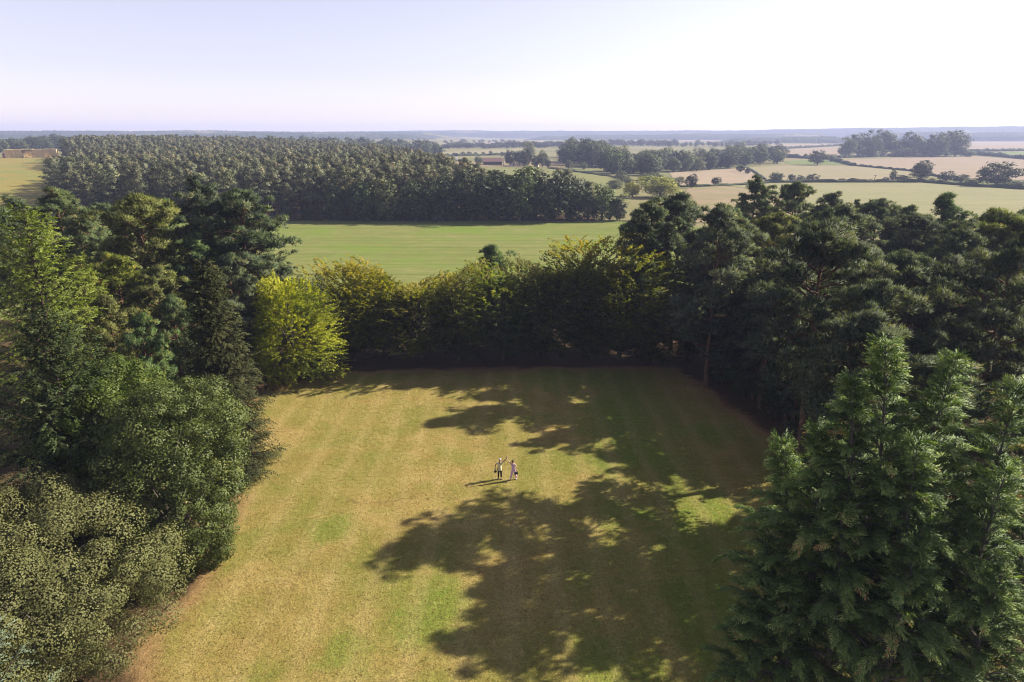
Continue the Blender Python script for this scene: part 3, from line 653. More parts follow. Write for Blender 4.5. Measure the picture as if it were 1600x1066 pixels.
# ------------------------------------------------------------------ prototypes
PINE = [make_pine(11, 18.5, 4.6, 0.36, nb=40), make_pine(12, 18.0, 4.2, 0.42, nb=36, flat_top=0.25), make_pine(13, 17.0, 4.8, 0.30, nb=44, flat_top=0.6),
        make_pine(14, 18.0, 3.7, 0.26, nb=42, flat_top=0.75), make_pine(15, 17.5, 4.6, 0.40, nb=38, flat_top=0.3), make_pine(16, 16.0, 4.4, 0.15, nb=46, flat_top=0.65)]
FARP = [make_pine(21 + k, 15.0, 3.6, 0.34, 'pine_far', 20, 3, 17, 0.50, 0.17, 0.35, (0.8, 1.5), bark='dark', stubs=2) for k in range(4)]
FARB = [make_broad(31 + k, 13.0, 5.6, 0.03, 'far_dark', 130, 26, 0.75, 0.5, (0.9, 1.8), 9, 0.5, 0.45, skirt=0.7) for k in range(4)]
TINY = [make_broad(41 + k, 13.0, 5.6, 0.02, 'far_green', 48, 14, 1.3, 0.9, (1.2, 2.2), 8, 0.5, 0.4) for k in range(3)]
BUSH = [make_broad(51 + k, 5.0, 2.9, 0.0, 'shrub', 90, 46, 0.17, 0.11, (0.4, 0.8), 8) for k in range(3)]

# ------------------------------------------------------------------ left foreground trees
def at_top(px, py, Y):
    x, z = TOP(px, py, Y); return (x, Y, float(HT(x, Y))), z - float(HT(x, Y))

L0, h = at_top(110, 772, 29.0)
plant('holm_oak', make_broad(61, 9.3, 6.5, 0.0, 'holm', 400, 680, 0.105, 0.088, (0.6, 1.25), 22, 0.30, 0.78, vj=0.07, flat=0.95, inner=0.66, skirt=0.8, nj=0.5), (-25.2, 28.4, 0), 8.6, 'broad dome-shaped grey-green evergreen oak in the bottom left corner', 'tree', rz=0.7)
plant('blue_cedar', make_spruce(62, 9.5, 3.4, 'blue_cedar', 0.5, 7, 14, 12, 0.15, 0.05, upt=0.25, hang=0.1, el0=10, el1=50), (-21.6, 21.5, 0), 9.6, 'pale blue-green conifer just entering the bottom left corner', 'tree', rz=0)
L0, h = at_top(300, 590, 36.5)
OAK = make_broad(63, 13.0, 4.1, 0.0, 'oak', 440, 250, 0.150, 0.105, (0.5, 1.0), 18, 0.35, 0.66, flat=0.85, inner=0.6, skirt=0.6, vj=0.12)
plant('oak_tree', OAK, (-24.6, 39.6, 0), 12.2, 'second green oak, half hidden behind the one at the lawn edge', 'tree', rz=3.6, rs=1.05)
plant('oak_tree', OAK, (-20.4, 36.2, 0), 11.8, 'glossy green oak bulging over the left edge of the lawn', 'tree', rz=1.1)
L0, h = at_top(70, 500, 37.5)
plant('spruce_tree', make_spruce(64, 16.0, 6.2, 'spruce', 0.62, 8, 30, 15, 0.20, 0.085, (0.5, 0.95), 0.40, 0.9, 0.62, upt=0.2, el0=-5, el1=45, gap=0.18), L0, h, 'broad dark spruce with drooping twigs behind the grey-green dome', 'tree', rz=0.4)
L0, h = at_top(322, 398, 51.0)
plant('spruce_tree', make_spruce(65, 17.5, 3.7, 'spruce_dark', 0.31, 9, 18, 13, 0.21, 0.085, (0.5, 1.0), 0.35, 0.9, 0.66, gap=0.05, upt=0.1), (-22.5, 49.5, 0), 16.9, 'dark cone-shaped spruce standing at the left edge of the lawn', 'tree', rz=0)
plant('beech_tree', make_beech(66, 11.3, 5.0, 'beech_lime', 2600, 16, 0.24, 0.17, (0.9, 1.9), 0.25, lumps=16), (-24.0, 71.0, 0), 11.2, 'sunlit yellow-green beech at the far left corner of the lawn', 'tree', rz=0.3)
L0, h = at_top(35, 328, 54.0)
LARCH = make_spruce(67, 20.0, 5.6, 'larch', 0.55, 6, 18, 13, 0.26, 0.085, (0.6, 1.2), 0.22, 0.35, 0.55, upt=0.2, el0=-4, el1=40, gap=0.1)
plant('larch_tree', LARCH, L0, h, 'bright lime-green larch with layered boughs at the left edge', 'tree', rz=0.2)
L0, h = at_top(120, 400, 60.0); plant('larch_tree', LARCH, L0, h, 'second, lower bright green larch right behind the first', 'tree', rz=2.2, rs=0.85)

LEFT_PINES = [  # px, py, distance, variant, width, material, label
 (92, 306, 84, 0, 1.0, 'pine', 'pale-topped pine left of the broad flat-topped pine in the left wood'),
 (200, 313, 74, 2, 1.12, 'pine_olive', 'broad flat-topped pine with a bare limb, middle of the left wood'),
 (262, 317, 87, 3, 0.8, 'pine', 'slim pine between the flat-topped pine and the dark one, left wood'),
 (318, 301, 80, 1, 1.0, 'pine_blue', 'tallest dark pine of the left wood, ragged narrow top'),
 (368, 312, 77, 4, 1.05, 'pine_blue', 'dark full pine beside the far field, right end of left wood'),
 (398, 352, 82, 0, 0.95, 'pine', 'pine sloping down to the field at the right end of left wood'),
 (432, 405, 86, 5, 0.9, 'pine_blue', None), (152, 328, 96, 4, 1.0, 'pine', None), (18, 318, 92, 0, 1.0, 'pine', None),
 (238, 425, 65, 2, 0.95, 'pine_olive', None), (268, 470, 60, 5, 0.85, 'pine', None), (178, 408, 67, 0, 1.0, 'pine_olive', None),
 (300, 372, 73, 3, 1.0, 'pine', None), (352, 405, 70, 5, 0.95, 'pine_blue', None), (385, 440, 76, 5, 0.9, 'pine', None),
 (60, 400, 72, 0, 1.0, 'pine', None), (125, 350, 78, 1, 1.0, 'pine', None), (230, 345, 100, 1, 1.0, 'pine', None), (455, 440, 90, 5, 0.8, 'pine_blue', None),
 (-60, 320, 75, 2, 1.0, 'pine', None), (-40, 330, 95, 0, 1.0, 'pine', None), (330, 350, 96, 4, 1.0, 'pine', None), (215, 500, 54, 5, 0.8, 'pine', None), (170, 470, 57, 5, 0.8, 'pine_olive', None)]
for px, py, Yd, k, rs, mt, lb in LEFT_PINES:
    L0, h = at_top(px, py, Yd)
    plant('scots_pine', PINE[k], L0, h, lb or 'one of the close-set Scots pines in the left wood behind the spruces', 'tree', 'pines of the left wood', rs=rs, mat=mt)

# ------------------------------------------------------------------ hedge of beeches closing the lawn
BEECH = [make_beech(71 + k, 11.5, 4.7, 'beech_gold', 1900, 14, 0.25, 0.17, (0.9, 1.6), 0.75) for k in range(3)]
HEDGE = [(545, 428, 77.5, 0, 'beech_gold', 'orange-topped beech next to the sunlit lime beech, left in the row'),
 (592, 418, 79.5, 1, 'beech_gold', 'golden-crowned beech, second from the left in the back row'),
 (655, 426, 78.5, 2, 'beech_gold', 'rusty golden beech left of the dark ragged conifer in the row'),
 (715, 432, 77.5, 0, 'beech_gold', 'low dull-gold beech directly left of the dark ragged conifer'),
 (785, 418, 77.5, 1, 'beech_green', 'dark green beech wrapped round the ragged conifer in the row'),
 (850, 402, 78.5, 2, 'beech_green', 'green beech just right of the ragged conifer'),
 (917, 386, 79.5, 0, 'beech_green', 'tallest beech of the row with an upright yellow-green tuft'),
 (975, 402, 77.5, 1, 'beech_green', 'broad beech with yellow shoulders near the row’s right end'),
 (1022, 455, 76.5, 2, 'beech_green', 'shaded low beech at the right end, beside the pines')]
for px, py, Yd, k, mt, lb in HEDGE:
    L0, h = at_top(px, py, Yd); plant('beech_tree', BEECH[k], L0, h * 1.10, lb, 'tree', 'row of beeches at the far end of the lawn', rs=1.12, mat=mt)
L0, h = at_top(768, 386, 83); plant('scots_pine', make_pine(18, 14, 3.6, 0.06, 'pine', 34, 5, 40, 0.45, 0.08, 0.8), L0, h, 'ragged dark conifer poking out of the beech row', 'tree')
for px, py, Yd, lb in ((492, 418, 86, 'dark bush behind the beech row at its left end'), (470, 428, 88, 'small dark bush at the foot of the field, far left of the row')):
    L0, h = at_top(px, py, Yd); plant('bush', BUSH[0], L0, h, lb, 'bush', rs=0.7)

# ------------------------------------------------------------------ right-hand pine wood
RIGHT_PINES = [
 (1015, 324, 79, 0, 0.95, 'pine_blue', 'leaning pine at the left end of the right wood, field showing through'),
 (1066, 311, 82, 2, 1.0, 'pine_blue', 'tall dark pine with bare trunks, left end of the right wood'),
 (1182, 291, 112, 1, 0.9, 'pine', 'bushy pine top standing against the pale field, left of the right wood'),
 (1242, 296, 108, 4, 0.9, 'pine', 'pine top with a dead grey patch against the pale field'),
 (1302, 309, 104, 0, 0.9, 'pine_blue', 'pine top against the middle of the pale field'),
 (1478, 309, 92, 3, 1.1, 'pine', 'brownish bushy pine rising highest at the right of the wood'),
 (1568, 334, 74, 2, 1.15, 'pine_olive', 'big rounded pine at the right edge of the photograph'),
 (1215, 346, 82, 4, 1.05, 'pine_olive', 'yellow-green flat-topped pine with reddish limbs in the right wood'),
 (1305, 330, 76, 2, 1.1, 'pine_blue', 'large blue-green pine in the centre of the right wood'),
 (1165, 452, 68, 5, 0.9, 'pine_blue', 'low young pine in front, near the far right corner of lawn'),
 (1120, 352, 88, 1, 0.95, 'pine_blue', None), (1150, 330, 100, 3, 0.9, 'pine', None), (1375, 322, 98, 4, 0.95, 'pine', None), (1425, 330, 96, 0, 1.0, 'pine', None),
 (1345, 325, 118, 1, 0.9, 'pine', None), (1440, 372, 80, 2, 1.0, 'pine_blue', None), (1505, 356, 72, 0, 1.0, 'pine_blue', None), (1375, 395, 66, 2, 1.0, 'pine_blue', None),
 (1265, 385, 70, 0, 0.95, 'pine_blue', None), (1330, 420, 60, 0, 0.95, 'pine_blue', None), (1420, 410, 58, 4, 1.0, 'pine_blue', None), (1510, 410, 58, 2, 1.0, 'pine_blue', None),
 (1590, 400, 60, 0, 1.0, 'pine', None), (1600, 352, 88, 4, 1.0, 'pine', None), (1545, 350, 96, 1, 1.0, 'pine', None), (1210, 420, 64, 1, 0.9, 'pine_blue', None),
 (1100, 400, 76, 5, 0.85, 'pine_blue', None), (1620, 330, 104, 2, 1.0, 'pine', None), (1400, 330, 116, 4, 0.9, 'pine', None), (1200, 318, 122, 2, 0.9, 'pine', None)]
for px, py, Yd, k, rs, mt, lb in RIGHT_PINES:
    L0, h = at_top(px, py, Yd)
    plant('scots_pine', PINE[k], L0, h, lb or 'one of the packed dark crowns filling the right-hand pine wood', 'tree', 'pines of the right wood', rs=rs, mat=mt)
# the rows along the lawn whose shadows cross the grass, and the depth of the wood behind them
for x, y, h, k, rs in ((22.8, 49, 18.9, 4, 1.0), (20.8, 68.5, 18.5, 5, 0.9), (21, 37.5, 15.6, 2, 0.95), (23.5, 43, 16, 4, 0.9), (24.5, 62.5, 14.5, 1, 0.85), (23, 75, 17.5, 5, 0.9),
                      (33, 45, 18, 1, 0.9), (33, 70, 17, 1, 0.9), (29, 32, 17, 0, 1.0), (40, 40, 18, 2, 1.0), (43, 51, 18, 1, 1.0), (42, 64, 17, 0, 1.0), (36, 80, 16, 4, 1.0), (52, 60, 18, 4, 1.0), (55, 72, 17, 4, 1), (62, 62, 18, 1, 1), (60, 84, 16, 2, 1), (72, 76, 17, 0, 1), (48, 82, 16, 4, 1), (70, 95, 15, 2, 1), (82, 90, 16, 4, 1)):
    plant('scots_pine', PINE[k], (x, y, 0), h, 'one of the packed dark crowns filling the right-hand pine wood', 'tree', 'pines of the right wood', rs=rs, mat='pine_blue')
for x, y, h, k in ((24.5, 36.5, 13.5, 5), (25.2, 53, 7.5, 5), (24.6, 49.5, 6.5, 5), (22.6, 69, 6.5, 5), (25.8, 59.5, 8, 5), (24.6, 65, 7.5, 5), (23.4, 71, 8, 5), (20.8, 77, 8.5, 5), (29, 62, 9, 5), (27.5, 68.5, 9, 5), (26, 76, 10, 5)):
    plant('young_pine', PINE[k], (x, y, 0), h, 'young pine filling the shaded edge below the right-hand pines', 'tree', 'young pines along the right edge of the lawn', rs=1.15, mat='pine_blue')
L0, h = at_top(1258, 505, 58); plant('dead_pine', make_pine(19, 13, 2.6, 0.3, 'pine_dead', 26, 5, 20, 0.4, 0.06), L0, h, 'dead russet-brown pine inside the shade of the right wood', 'tree')
for x, y, hh, k in ((24.5, 47, 3.6, 0), (25.5, 53, 4.2, 1), (25, 60, 4.6, 2), (24, 66, 4.0, 0), (23, 71, 4.4, 1), (21.5, 77, 4.6, 2), (27.5, 63, 5.2, 1), (28, 70, 5.5, 0), (30, 56, 5.0, 2), (26.5, 80, 5, 0), (31, 78, 6, 1), (34, 64, 6, 2), (33, 50, 5, 0), (36, 58, 6, 1), (24.5, 30, 4, 0), (27.5, 27, 4.5, 1), (26, 35.5, 5, 2), (30, 36, 5, 0), (31, 29, 4.5, 2), (24, 40.5, 4.5, 1), (29, 41, 5, 2), (22.5, 24, 4, 0), (35, 39, 5, 1)):
    plant('bush', BUSH[k], (x, y, 0), hh, 'dark undergrowth bush at the shaded foot of the right-hand pines', 'bush', 'undergrowth along the right edge of the lawn')
for x, y, hh, k, lb in ((-20.5, 46.5, 2.6, 1, 'small green bush between the cone-shaped spruce and the oak'), (-27, 60, 5.5, 2, 'shaded bush behind the cone-shaped spruce'), (-29, 66, 6, 0, 'shaded bush left of the lime beech'), (-31, 45, 6.5, 1, 'dark bush filling the gap behind the oak')):
    plant('bush', BUSH[k], (x, y, 0), hh, lb, 'bush')

# ------------------------------------------------------------------ cypress in the right foreground
CB = Vector((16.8, 24.6, 0))
lead = []
for px, py, Yd, hh, rr, lx in ((1380, 530, 25.2, 12, 3.4, -0.9), (1490, 556, 25.4, 12, 3.2, 0.5), (1592, 600, 25.0, 11, 3.0, 0.3), (1325, 588, 24.6, 8.5, 2.5, -0.8), (1668, 640, 26.0, 10, 3.1, 0.4),
                               (1216, 684, 26.3, 8.0, 2.2, -1.0), (1275, 668, 25.0, 8.0, 2.4, -0.8), (1195, 845, 25.0, 6.5, 2.0, -0.9), (1158, 942, 24.8, 5.5, 1.9, -0.9), (1440, 690, 23.2, 8.5, 2.6, 0.0),
                               (1575, 735, 22.8, 8.5, 2.6, 0.4), (1310, 790, 23.2, 7.5, 2.5, -0.6), (1430, 850, 21.8, 7.0, 2.5, 0.1), (1565, 890, 21.4, 7, 2.5, 0.3), (1225, 905, 23.6, 6, 2.3, -0.7)):
    x, z = TOP(px, py, Yd); hh = min(hh, z - 0.4)
    lead.append((x - lx - CB.x, Yd - CB.y, z - hh, hh, rr, lx, random.uniform(-0.3, 0.3)))
ct = bpy.data.objects.new('cypress_tree', None); COL.objects.link(ct); ct.location = CB
tag(ct, 'large many-tipped feathery green cypress in the bottom right foreground', 'tree')
for pn, me, m in make_cypress(81, lead): obj(pn, me, m, ct)

# ------------------------------------------------------------------ plantation beyond the green field
g = np.random.default_rng(9)
pts = []
WP = np.array(WOODPOLY, float)
for yy in np.arange(216, 660, 4.4):
    for xx in np.arange(-410, 50, 4.6):
        x = xx + g.uniform(-2.3, 2.3); y = yy + g.uniform(-2.2, 2.2)
        if float(poly_sd(np.array([x]), np.array([y]), WP)[0]) > 0.8: pts.append((x, y))
pts = np.array(pts); pxs = 800 + F * pts[:, 0] / (pts[:, 1] * math.cos(PITCH) + 7.5)
inview = (pxs > 55)
order = np.argsort(pts[:, 1] + np.where(inview, 0, 1e4))
near = order[:285]; rest = order[285:]
for q in near:
    x, y = pts[q]; hh = random.uniform(10.5, 16) - (1.5 if x > -10 else 0)
    plant('plantation_pine', FARP[random.randrange(4)], (x, y, float(HT(x, y))), hh, 'grey-green pine in the plantation’s front ranks beyond the green field', 'tree', 'plantation pines beyond the green field', rs=random.uniform(0.9, 1.2))

def scatter(name, P, scale, crown, label, cat):
    """one mass of far crowns, instanced on points"""
    me = bpy.data.meshes.new(name); me.vertices.add(len(P)); me.vertices.foreach_set('co', np.ascontiguousarray(P, np.float32).ravel())
    a = me.attributes.new('sc', 'FLOAT', 'POINT'); a.data.foreach_set('value', np.ascontiguousarray(scale, np.float32))
    b = me.attributes.new('rt', 'FLOAT', 'POINT'); b.data.foreach_set('value', np.random.default_rng(1).uniform(0, 6.28, len(P)).astype(np.float32))
    o = obj(name, me); tag(o, label, cat, kind='stuff')
    ng = bpy.data.node_groups.new(name, 'GeometryNodeTree')
    ng.interface.new_socket('Geometry', in_out='INPUT', socket_type='NodeSocketGeometry'); ng.interface.new_socket('Geometry', in_out='OUTPUT', socket_type='NodeSocketGeometry')
    gi = ng.nodes.new('NodeGroupInput'); go = ng.nodes.new('NodeGroupOutput'); io = ng.nodes.new('GeometryNodeInstanceOnPoints')
    m2p = ng.nodes.new('GeometryNodeMeshToPoints'); ob = ng.nodes.new('GeometryNodeObjectInfo'); ob.inputs['Object'].default_value = crown; ob.inputs['As Instance'].default_value = True; ob.transform_space = 'ORIGINAL'
    s = ng.nodes.new('GeometryNodeInputNamedAttribute'); s.data_type = 'FLOAT'; s.inputs['Name'].default_value = 'sc'
    r = ng.nodes.new('GeometryNodeInputNamedAttribute'); r.data_type = 'FLOAT'; r.inputs['Name'].default_value = 'rt'
    cx = ng.nodes.new('ShaderNodeCombineXYZ'); L = ng.links.new
    L(r.outputs['Attribute'], cx.inputs['Z']); L(gi.outputs[0], m2p.inputs['Mesh']); L(m2p.outputs[0], io.inputs['Points']); L(ob.outputs['Geometry'], io.inputs['Instance'])
    L(cx.outputs[0], io.inputs['Rotation']); L(s.outputs['Attribute'], io.inputs['Scale']); L(io.outputs[0], go.inputs[0])
    md = o.modifiers.new('scatter', 'NODES'); md.node_group = ng
    return o
crowns = [[c for c in t.children if c.name.startswith('crown')][0] for t in [o for o in COL.objects if o.name.startswith('plantation_pine')][:40]]
byme = {}
for c in crowns: byme.setdefault(c.data.name, c)
cl = list(byme.values())
for k, c in enumerate(cl):
    q = rest[k::len(cl)]; P = np.stack([pts[q, 0], pts[q, 1], HT(pts[q, 0], pts[q, 1])], 1)
    scatter('pine_plantation', P, g.uniform(0.62, 1.12, len(q)), c, 'dense mass of grey-green pine crowns covering the plantation behind the field', 'wood')

# dark broadleaf trees along the plantation's edge
EDGE = [(606, 276, 'pale', 1), (648, 284, 'dark', 1), (690, 270, 'dark', 1.1), (735, 262, 'dark', 1.1), (778, 264, 'dark', 1.15), (812, 262, 'green', 1.0), (858, 266, 'dark', 1.25), (892, 276, 'dark', 1.0), (943, 286, 'green', 1.2), (920, 300, 'dark', 0.9), (560, 280, 'dark', 0.9), (520, 286, 'dark', .8), (835, 275, 'dark', 0.9), (966, 305, 'dark', 0.9)]
for n_, (px, py, mt, rs) in enumerate(EDGE):
    L0, h = at_top(px, py, 212 + random.uniform(-2, 5)); ord_ = sorted(e[0] for e in EDGE).index(px)
    nm = ('first', 'second', 'third', 'fourth', 'fifth', 'sixth', 'seventh', 'eighth', 'ninth', 'tenth', 'eleventh', 'twelfth', 'thirteenth', 'last')[ord_]
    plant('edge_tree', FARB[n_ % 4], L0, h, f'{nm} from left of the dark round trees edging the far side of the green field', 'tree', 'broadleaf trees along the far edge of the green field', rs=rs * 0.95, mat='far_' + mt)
for k in range(46):   # scrub filling the foot of that edge
    x = -135 + 172 * k / 45 + random.uniform(-1.5, 1.5); y = 214.5 + random.uniform(-1.0, 2.0)
    plant('edge_bush', TINY[k % 3], (x, y, 0), random.uniform(2.2, 4.5), 'low dark bush at the foot of the plantation edge', 'bush', 'bushes along the plantation edge', rs=1.1, mat='far_dark')

# ------------------------------------------------------------------ far woods, hedgerow trees and bushes
def base_tree(name, px, py, hp, wp, mat, label, group=None, protos=FARB, cat='tree'):
    p = G(px, py); dist = math.hypot(p.x, p.y); pm = F / (dist * math.cos(PITCH))
    H0, R0 = protos[0][1], protos[0][2]; h = hp / pm; s = h / H0
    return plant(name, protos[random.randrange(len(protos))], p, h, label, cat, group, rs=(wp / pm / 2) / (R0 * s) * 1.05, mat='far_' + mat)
base_tree('oak_tree', 1557, 291, 31, 50, 'dark', 'big round oak in the hedge at the right, beyond the wood')
base_tree('oak_tree', 1437, 284, 29, 27, 'dark', 'two-tiered oak in the hedge between the pale and pink fields')
base_tree('oak_tree', 1277, 258, 21, 26, 'dark', 'lone oak on the green patch left of the tall clump')
base_tree('small_tree', 1298, 253, 11, 12, 'green', 'small tree right beside the lone oak on the green patch')
base_tree('round_tree', 1214, 256, 22, 27, 'green', 'round tree at the right end of the middle-distance wood')
base_tree('bush', 1080, 294, 21, 20, 'dark', 'dark pointed bush at the near corner of the stubble field', cat='bush')
base_tree('bush', 1118, 290, 13, 14, 'dark', 'smaller dark bush right of the pointed one by the stubble', cat='bush')
base_tree('bush', 1157, 269, 11, 15, 'dark', 'left of two bushes at the top corner of the stubble field', cat='bush')
base_tree('bush', 1168, 272, 9, 9, 'dark', 'right of two bushes at the top corner of the stubble field', cat='bush')
base_tree('willow_tree', 1032, 309, 34, 62, 'yellow', 'yellow-green willow behind the left end of the right wood', None)
base_tree('willow_tree', 988, 308, 24, 28, 'yellow', 'smaller yellowish willow left of the big yellow-green willow', None)
base_tree('red_tree', 908, 300, 22, 22, 'pale', 'pinkish-grey bare-looking tree behind the dark edge trees', None)
for k, (px, py, hp, wp) in enumerate(((1212, 285, 16, 24), (1236, 284, 12, 13), (1250, 284, 10, 14), (1268, 284, 12, 20), (1394, 284, 19, 10), (1408, 284, 10, 22), (1384, 284, 7, 10), (1316, 284, 5, 12), (1290, 284, 4, 6), (1360, 284, 4, 6), (1456, 284, 5, 8), (1478, 284, 15, 22), (1500, 286, 12, 22), (1522, 290, 9, 20), (1585, 294, 10, 30), (1605, 296, 9, 30))):
    base_tree('hedge_bush', px, py, hp, wp, 'dark', 'hedgerow bush along the top of the pale field', 'bushes in the hedge above the pale field', TINY, 'bush')
for k in range(15):
    px = 960 + 100 * random.random(); py = 278 + 24 * random.random()
    base_tree('scrub_willow', px, py, random.uniform(9, 14), random.uniform(16, 26), random.choice(['pale', 'pale', 'green']), 'low grey-green scrub below the middle-distance wood', 'grey-green scrub in the valley', TINY, 'bush')
# tall clump of poplars
for k, (px, hp, wp) in enumerate(((1325, 26, 24), (1340, 31, 30), (1362, 28, 24), (1378, 36, 38), (1402, 22, 26), (1422, 31, 32), (1445, 24, 22), (1462, 31, 28), (1478, 33, 32), (1492, 34, 30), (1410, 12, 26), (1510, 9, 22), (1318, 14, 20), (1352, 12, 26), (1455, 10, 30))):
    base_tree('poplar_tree', px, 244.5 + random.uniform(-1, 1), hp, wp, 'green', 'tall hazy tree in the clump between two pink fields', 'clump of tall trees among the pink fields')
# the middle-distance wood
for k in range(125):
    px = 885 + 335 * random.random(); f = random.random()
    lo = np.interp(px, [885, 960, 1000, 1080, 1225], [258, 274, 276, 270, 256]); hi = lo - 16
    py = lo + (hi - lo) * f
    hp = np.interp(px, [885, 920, 1000, 1100, 1225], [34, 38, 32, 28, 22]) * random.uniform(0.66, 1.12) * (1 - 0.2 * f)
    base_tree('wood_tree', px, py, hp, hp * random.uniform(0.8, 1.3), random.choice(['green', 'green', 'dark', 'pale']), 'rounded tree in the hazy middle-distance wood', 'trees of the middle-distance wood')
# pine strip and woods further off
def band(name, n, px0, px1, lo, hi, h0, h1, mats, label, group, protos=TINY, ar=(0.9, 1.5)):
    for k in range(n):
        px = px0 + (px1 - px0) * (k + random.random()) / n; f = (px - px0) / (px1 - px0)
        py = np.interp(f, np.linspace(0, 1, len(lo)), lo) + (np.interp(f, np.linspace(0, 1, len(hi)), hi) - np.interp(f, np.linspace(0, 1, len(lo)), lo)) * random.random()
        hp = random.uniform(h0, h1); base_tree(name, px, py, hp, hp * random.uniform(*ar), random.choice(mats), label, group, protos)
band('wood_tree', 62, 395, 690, [237, 238, 240, 246], [229, 230, 232, 236], 12, 20, ['dark', 'green'], 'hazy blue-green tree in the wood behind the plantation', 'trees of the wood behind the plantation')
band('hedgerow_tree', 62, 690, 905, [233, 232, 231], [230, 229, 228], 6, 10, ['dark'], 'tree in the hazy hedgerow beyond the farm', 'hedgerow trees beyond the farm', ar=(1.2, 2.4))
band('pine_strip_tree', 34, 915, 1060, [229, 229, 230], [227, 227, 228], 8, 11, ['dark'], 'tree in the dark strip behind the middle-distance wood', 'dark strip of far trees')
band('pine_strip_tree', 22, 1060, 1215, [231, 230, 229], [228, 227, 226], 6, 9, ['dark'], 'tree at the right end of the dark far strip', 'dark far strip, right end')
band('wood_tree', 26, 0, 130, [239, 239, 236], [236, 235, 230], 14, 20, ['dark', 'green'], 'dark tree in the wood behind the straw stack', 'trees behind the straw stack', FARB)
band('far_tree', 16, 690, 810, [224, 223], [222, 222], 3, 7, ['dark'], 'scattered tiny tree on the straw-coloured far fields', 'scattered trees on far fields')
band('hedge_tree', 12, 700, 830, [246, 245], [243, 242], 5, 8, ['dark'], 'roadside tree between the farm and the far pasture', 'roadside trees by the far pasture')
for k, (px, py, hp, wp, mt) in enumerate(((748, 257, 13, 14, 'green'), (756, 256, 8, 7, 'pale'), (797, 259, 25, 20, 'dark'), (812, 259, 24, 18, 'dark'), (822, 260, 27, 22, 'dark'), (838, 261, 18, 16, 'dark'), (848, 261, 25, 18, 'green'), (856, 263, 15, 10, 'dark'), (828, 250, 30, 20, 'pale'), (888, 264, 14, 12, 'green'), (912, 265, 12, 12, 'green'))):
    base_tree('farm_tree', px, py, hp, wp, mt, 'dark tree sheltering the farm buildings beyond the plantation', 'trees round the farm')

# hedges between the fields
HEDGEM = flat_mat('hedge_leaves', (0.035, 0.048, 0.020), 0.9, 0.3, 0.4, 0.1)
def hedge(pp, hgt, wid, label, seed=0):
    g = np.random.default_rng(seed); P = [G(a, b) for a, b in pp]; V = []; Q = []
    path = []
    for a, b in zip(P, P[1:]):
        n = max(2, int((b - a).length / 4)); path += [a + (b - a) * (k / n) for k in range(n)]
    path.append(P[-1]); n = len(path)
    for k, p in enumerate(path):
        t = (path[min(n - 1, k + 1)] - path[max(0, k - 1)]); t.z = 0; t.normalize(); s = Vector((-t.y, t.x, 0))
        h = hgt * g.uniform(0.6, 1.25); ww = wid * g.uniform(0.7, 1.2); z0 = float(HT(p.x, p.y))
        for a, zf in ((-0.5, -0.1), (-0.55, 0.6), (-0.2, 1.0), (0.25, 0.95), (0.55, 0.55), (0.5, -0.1)):
            q = p + s * a * ww; V.append((q.x + g.normal(0, 0.3), q.y + g.normal(0, 0.3), z0 + zf * h + g.normal(0, 0.12) * h))
    for k in range(n - 1):
        for j in range(5): Q.append((k * 6 + j, k * 6 + j + 1, (k + 1) * 6 + j + 1, (k + 1) * 6 + j))
    o = obj('hedge', mesh_np('hedge', np.array(V), np.array(Q), None, False), HEDGEM); tag(o, label, 'hedge'); return o
hedge([(1196, 285.5), (1300, 285), (1440, 285), (1520, 291), (1640, 299)], 1.8, 2.5, 'low dark hedge along the top of the large pale field', 1)
hedge([(1310, 247), (1400, 244.5), (1520, 241.5)], 3.5, 6, 'dark hedge running along the foot of the tall clump', 2)
hedge([(1520, 242), (1560, 245), (1650, 254)], 4, 6, 'dark hedge right of the clump above the pink field', 3)
hedge([(1300, 251), (1335, 259.5)], 3, 4, 'short hedge from the lone oak down to the beige field', 4)
hedge([(1225, 246), (1300, 250)], 4, 6, 'hedge between the upper pink field and the green patch', 5)
hedge([(1335, 259), (1428, 268.5), (1470, 277), (1500, 283)], 1.6, 2.5, 'thin hedge between the beige field and the pink field', 6)
hedge([(1192, 234), (1320, 228)], 4, 8, 'faint hedge line between the two furthest pink fields', 7)
hedge([(1508, 237.5), (1650, 235)], 4, 8, 'faint hedge at the far right above the green strip', 8)
hedge([(1060, 292.5), (1135, 290.5), (1200, 286)], 1.2, 3, 'scrubby bank between the stubble and the rough field', 9)
hedge([(1168, 262.5), (1196, 281)], 1.0, 2, 'thin grass bank right of the stubble field', 10)
hedge([(695, 244), (830, 241.5)], 2.5, 5, 'dark hedge below the far pasture behind the farm', 11)
hedge([(860, 263.5), (985, 281)], 1.2, 4, 'low bank at the top of the sloping pasture', 12)
# ------------------------------------------------------------------ straw stack, farm and small things far off
def boxes_mesh(name, bxs, bevel=0.0):
    """bxs: (cx,cy,cz,sx,sy,sz[,rz])"""
    bm = bmesh.new()
    for b in bxs:
        M = Matrix.Translation(b[:3]) @ Matrix.Rotation(b[6] if len(b) > 6 else 0, 4, 'Z') @ Matrix.Diagonal((b[3], b[4], b[5], 1))
        bmesh.ops.create_cube(bm, size=1.0, matrix=M)
    if bevel: bmesh.ops.bevel(bm, geom=bm.edges[:], offset=bevel, segments=1, affect='EDGES')
    me = bpy.data.meshes.new(name); bm.to_mesh(me); bm.free(); return me
def empty(name, loc, rz=0, label='', cat='', group=None):
    e = bpy.data.objects.new(name, None); COL.objects.link(e); e.location = loc; e.rotation_euler = (0, 0, rz); tag(e, label, cat, group); return e

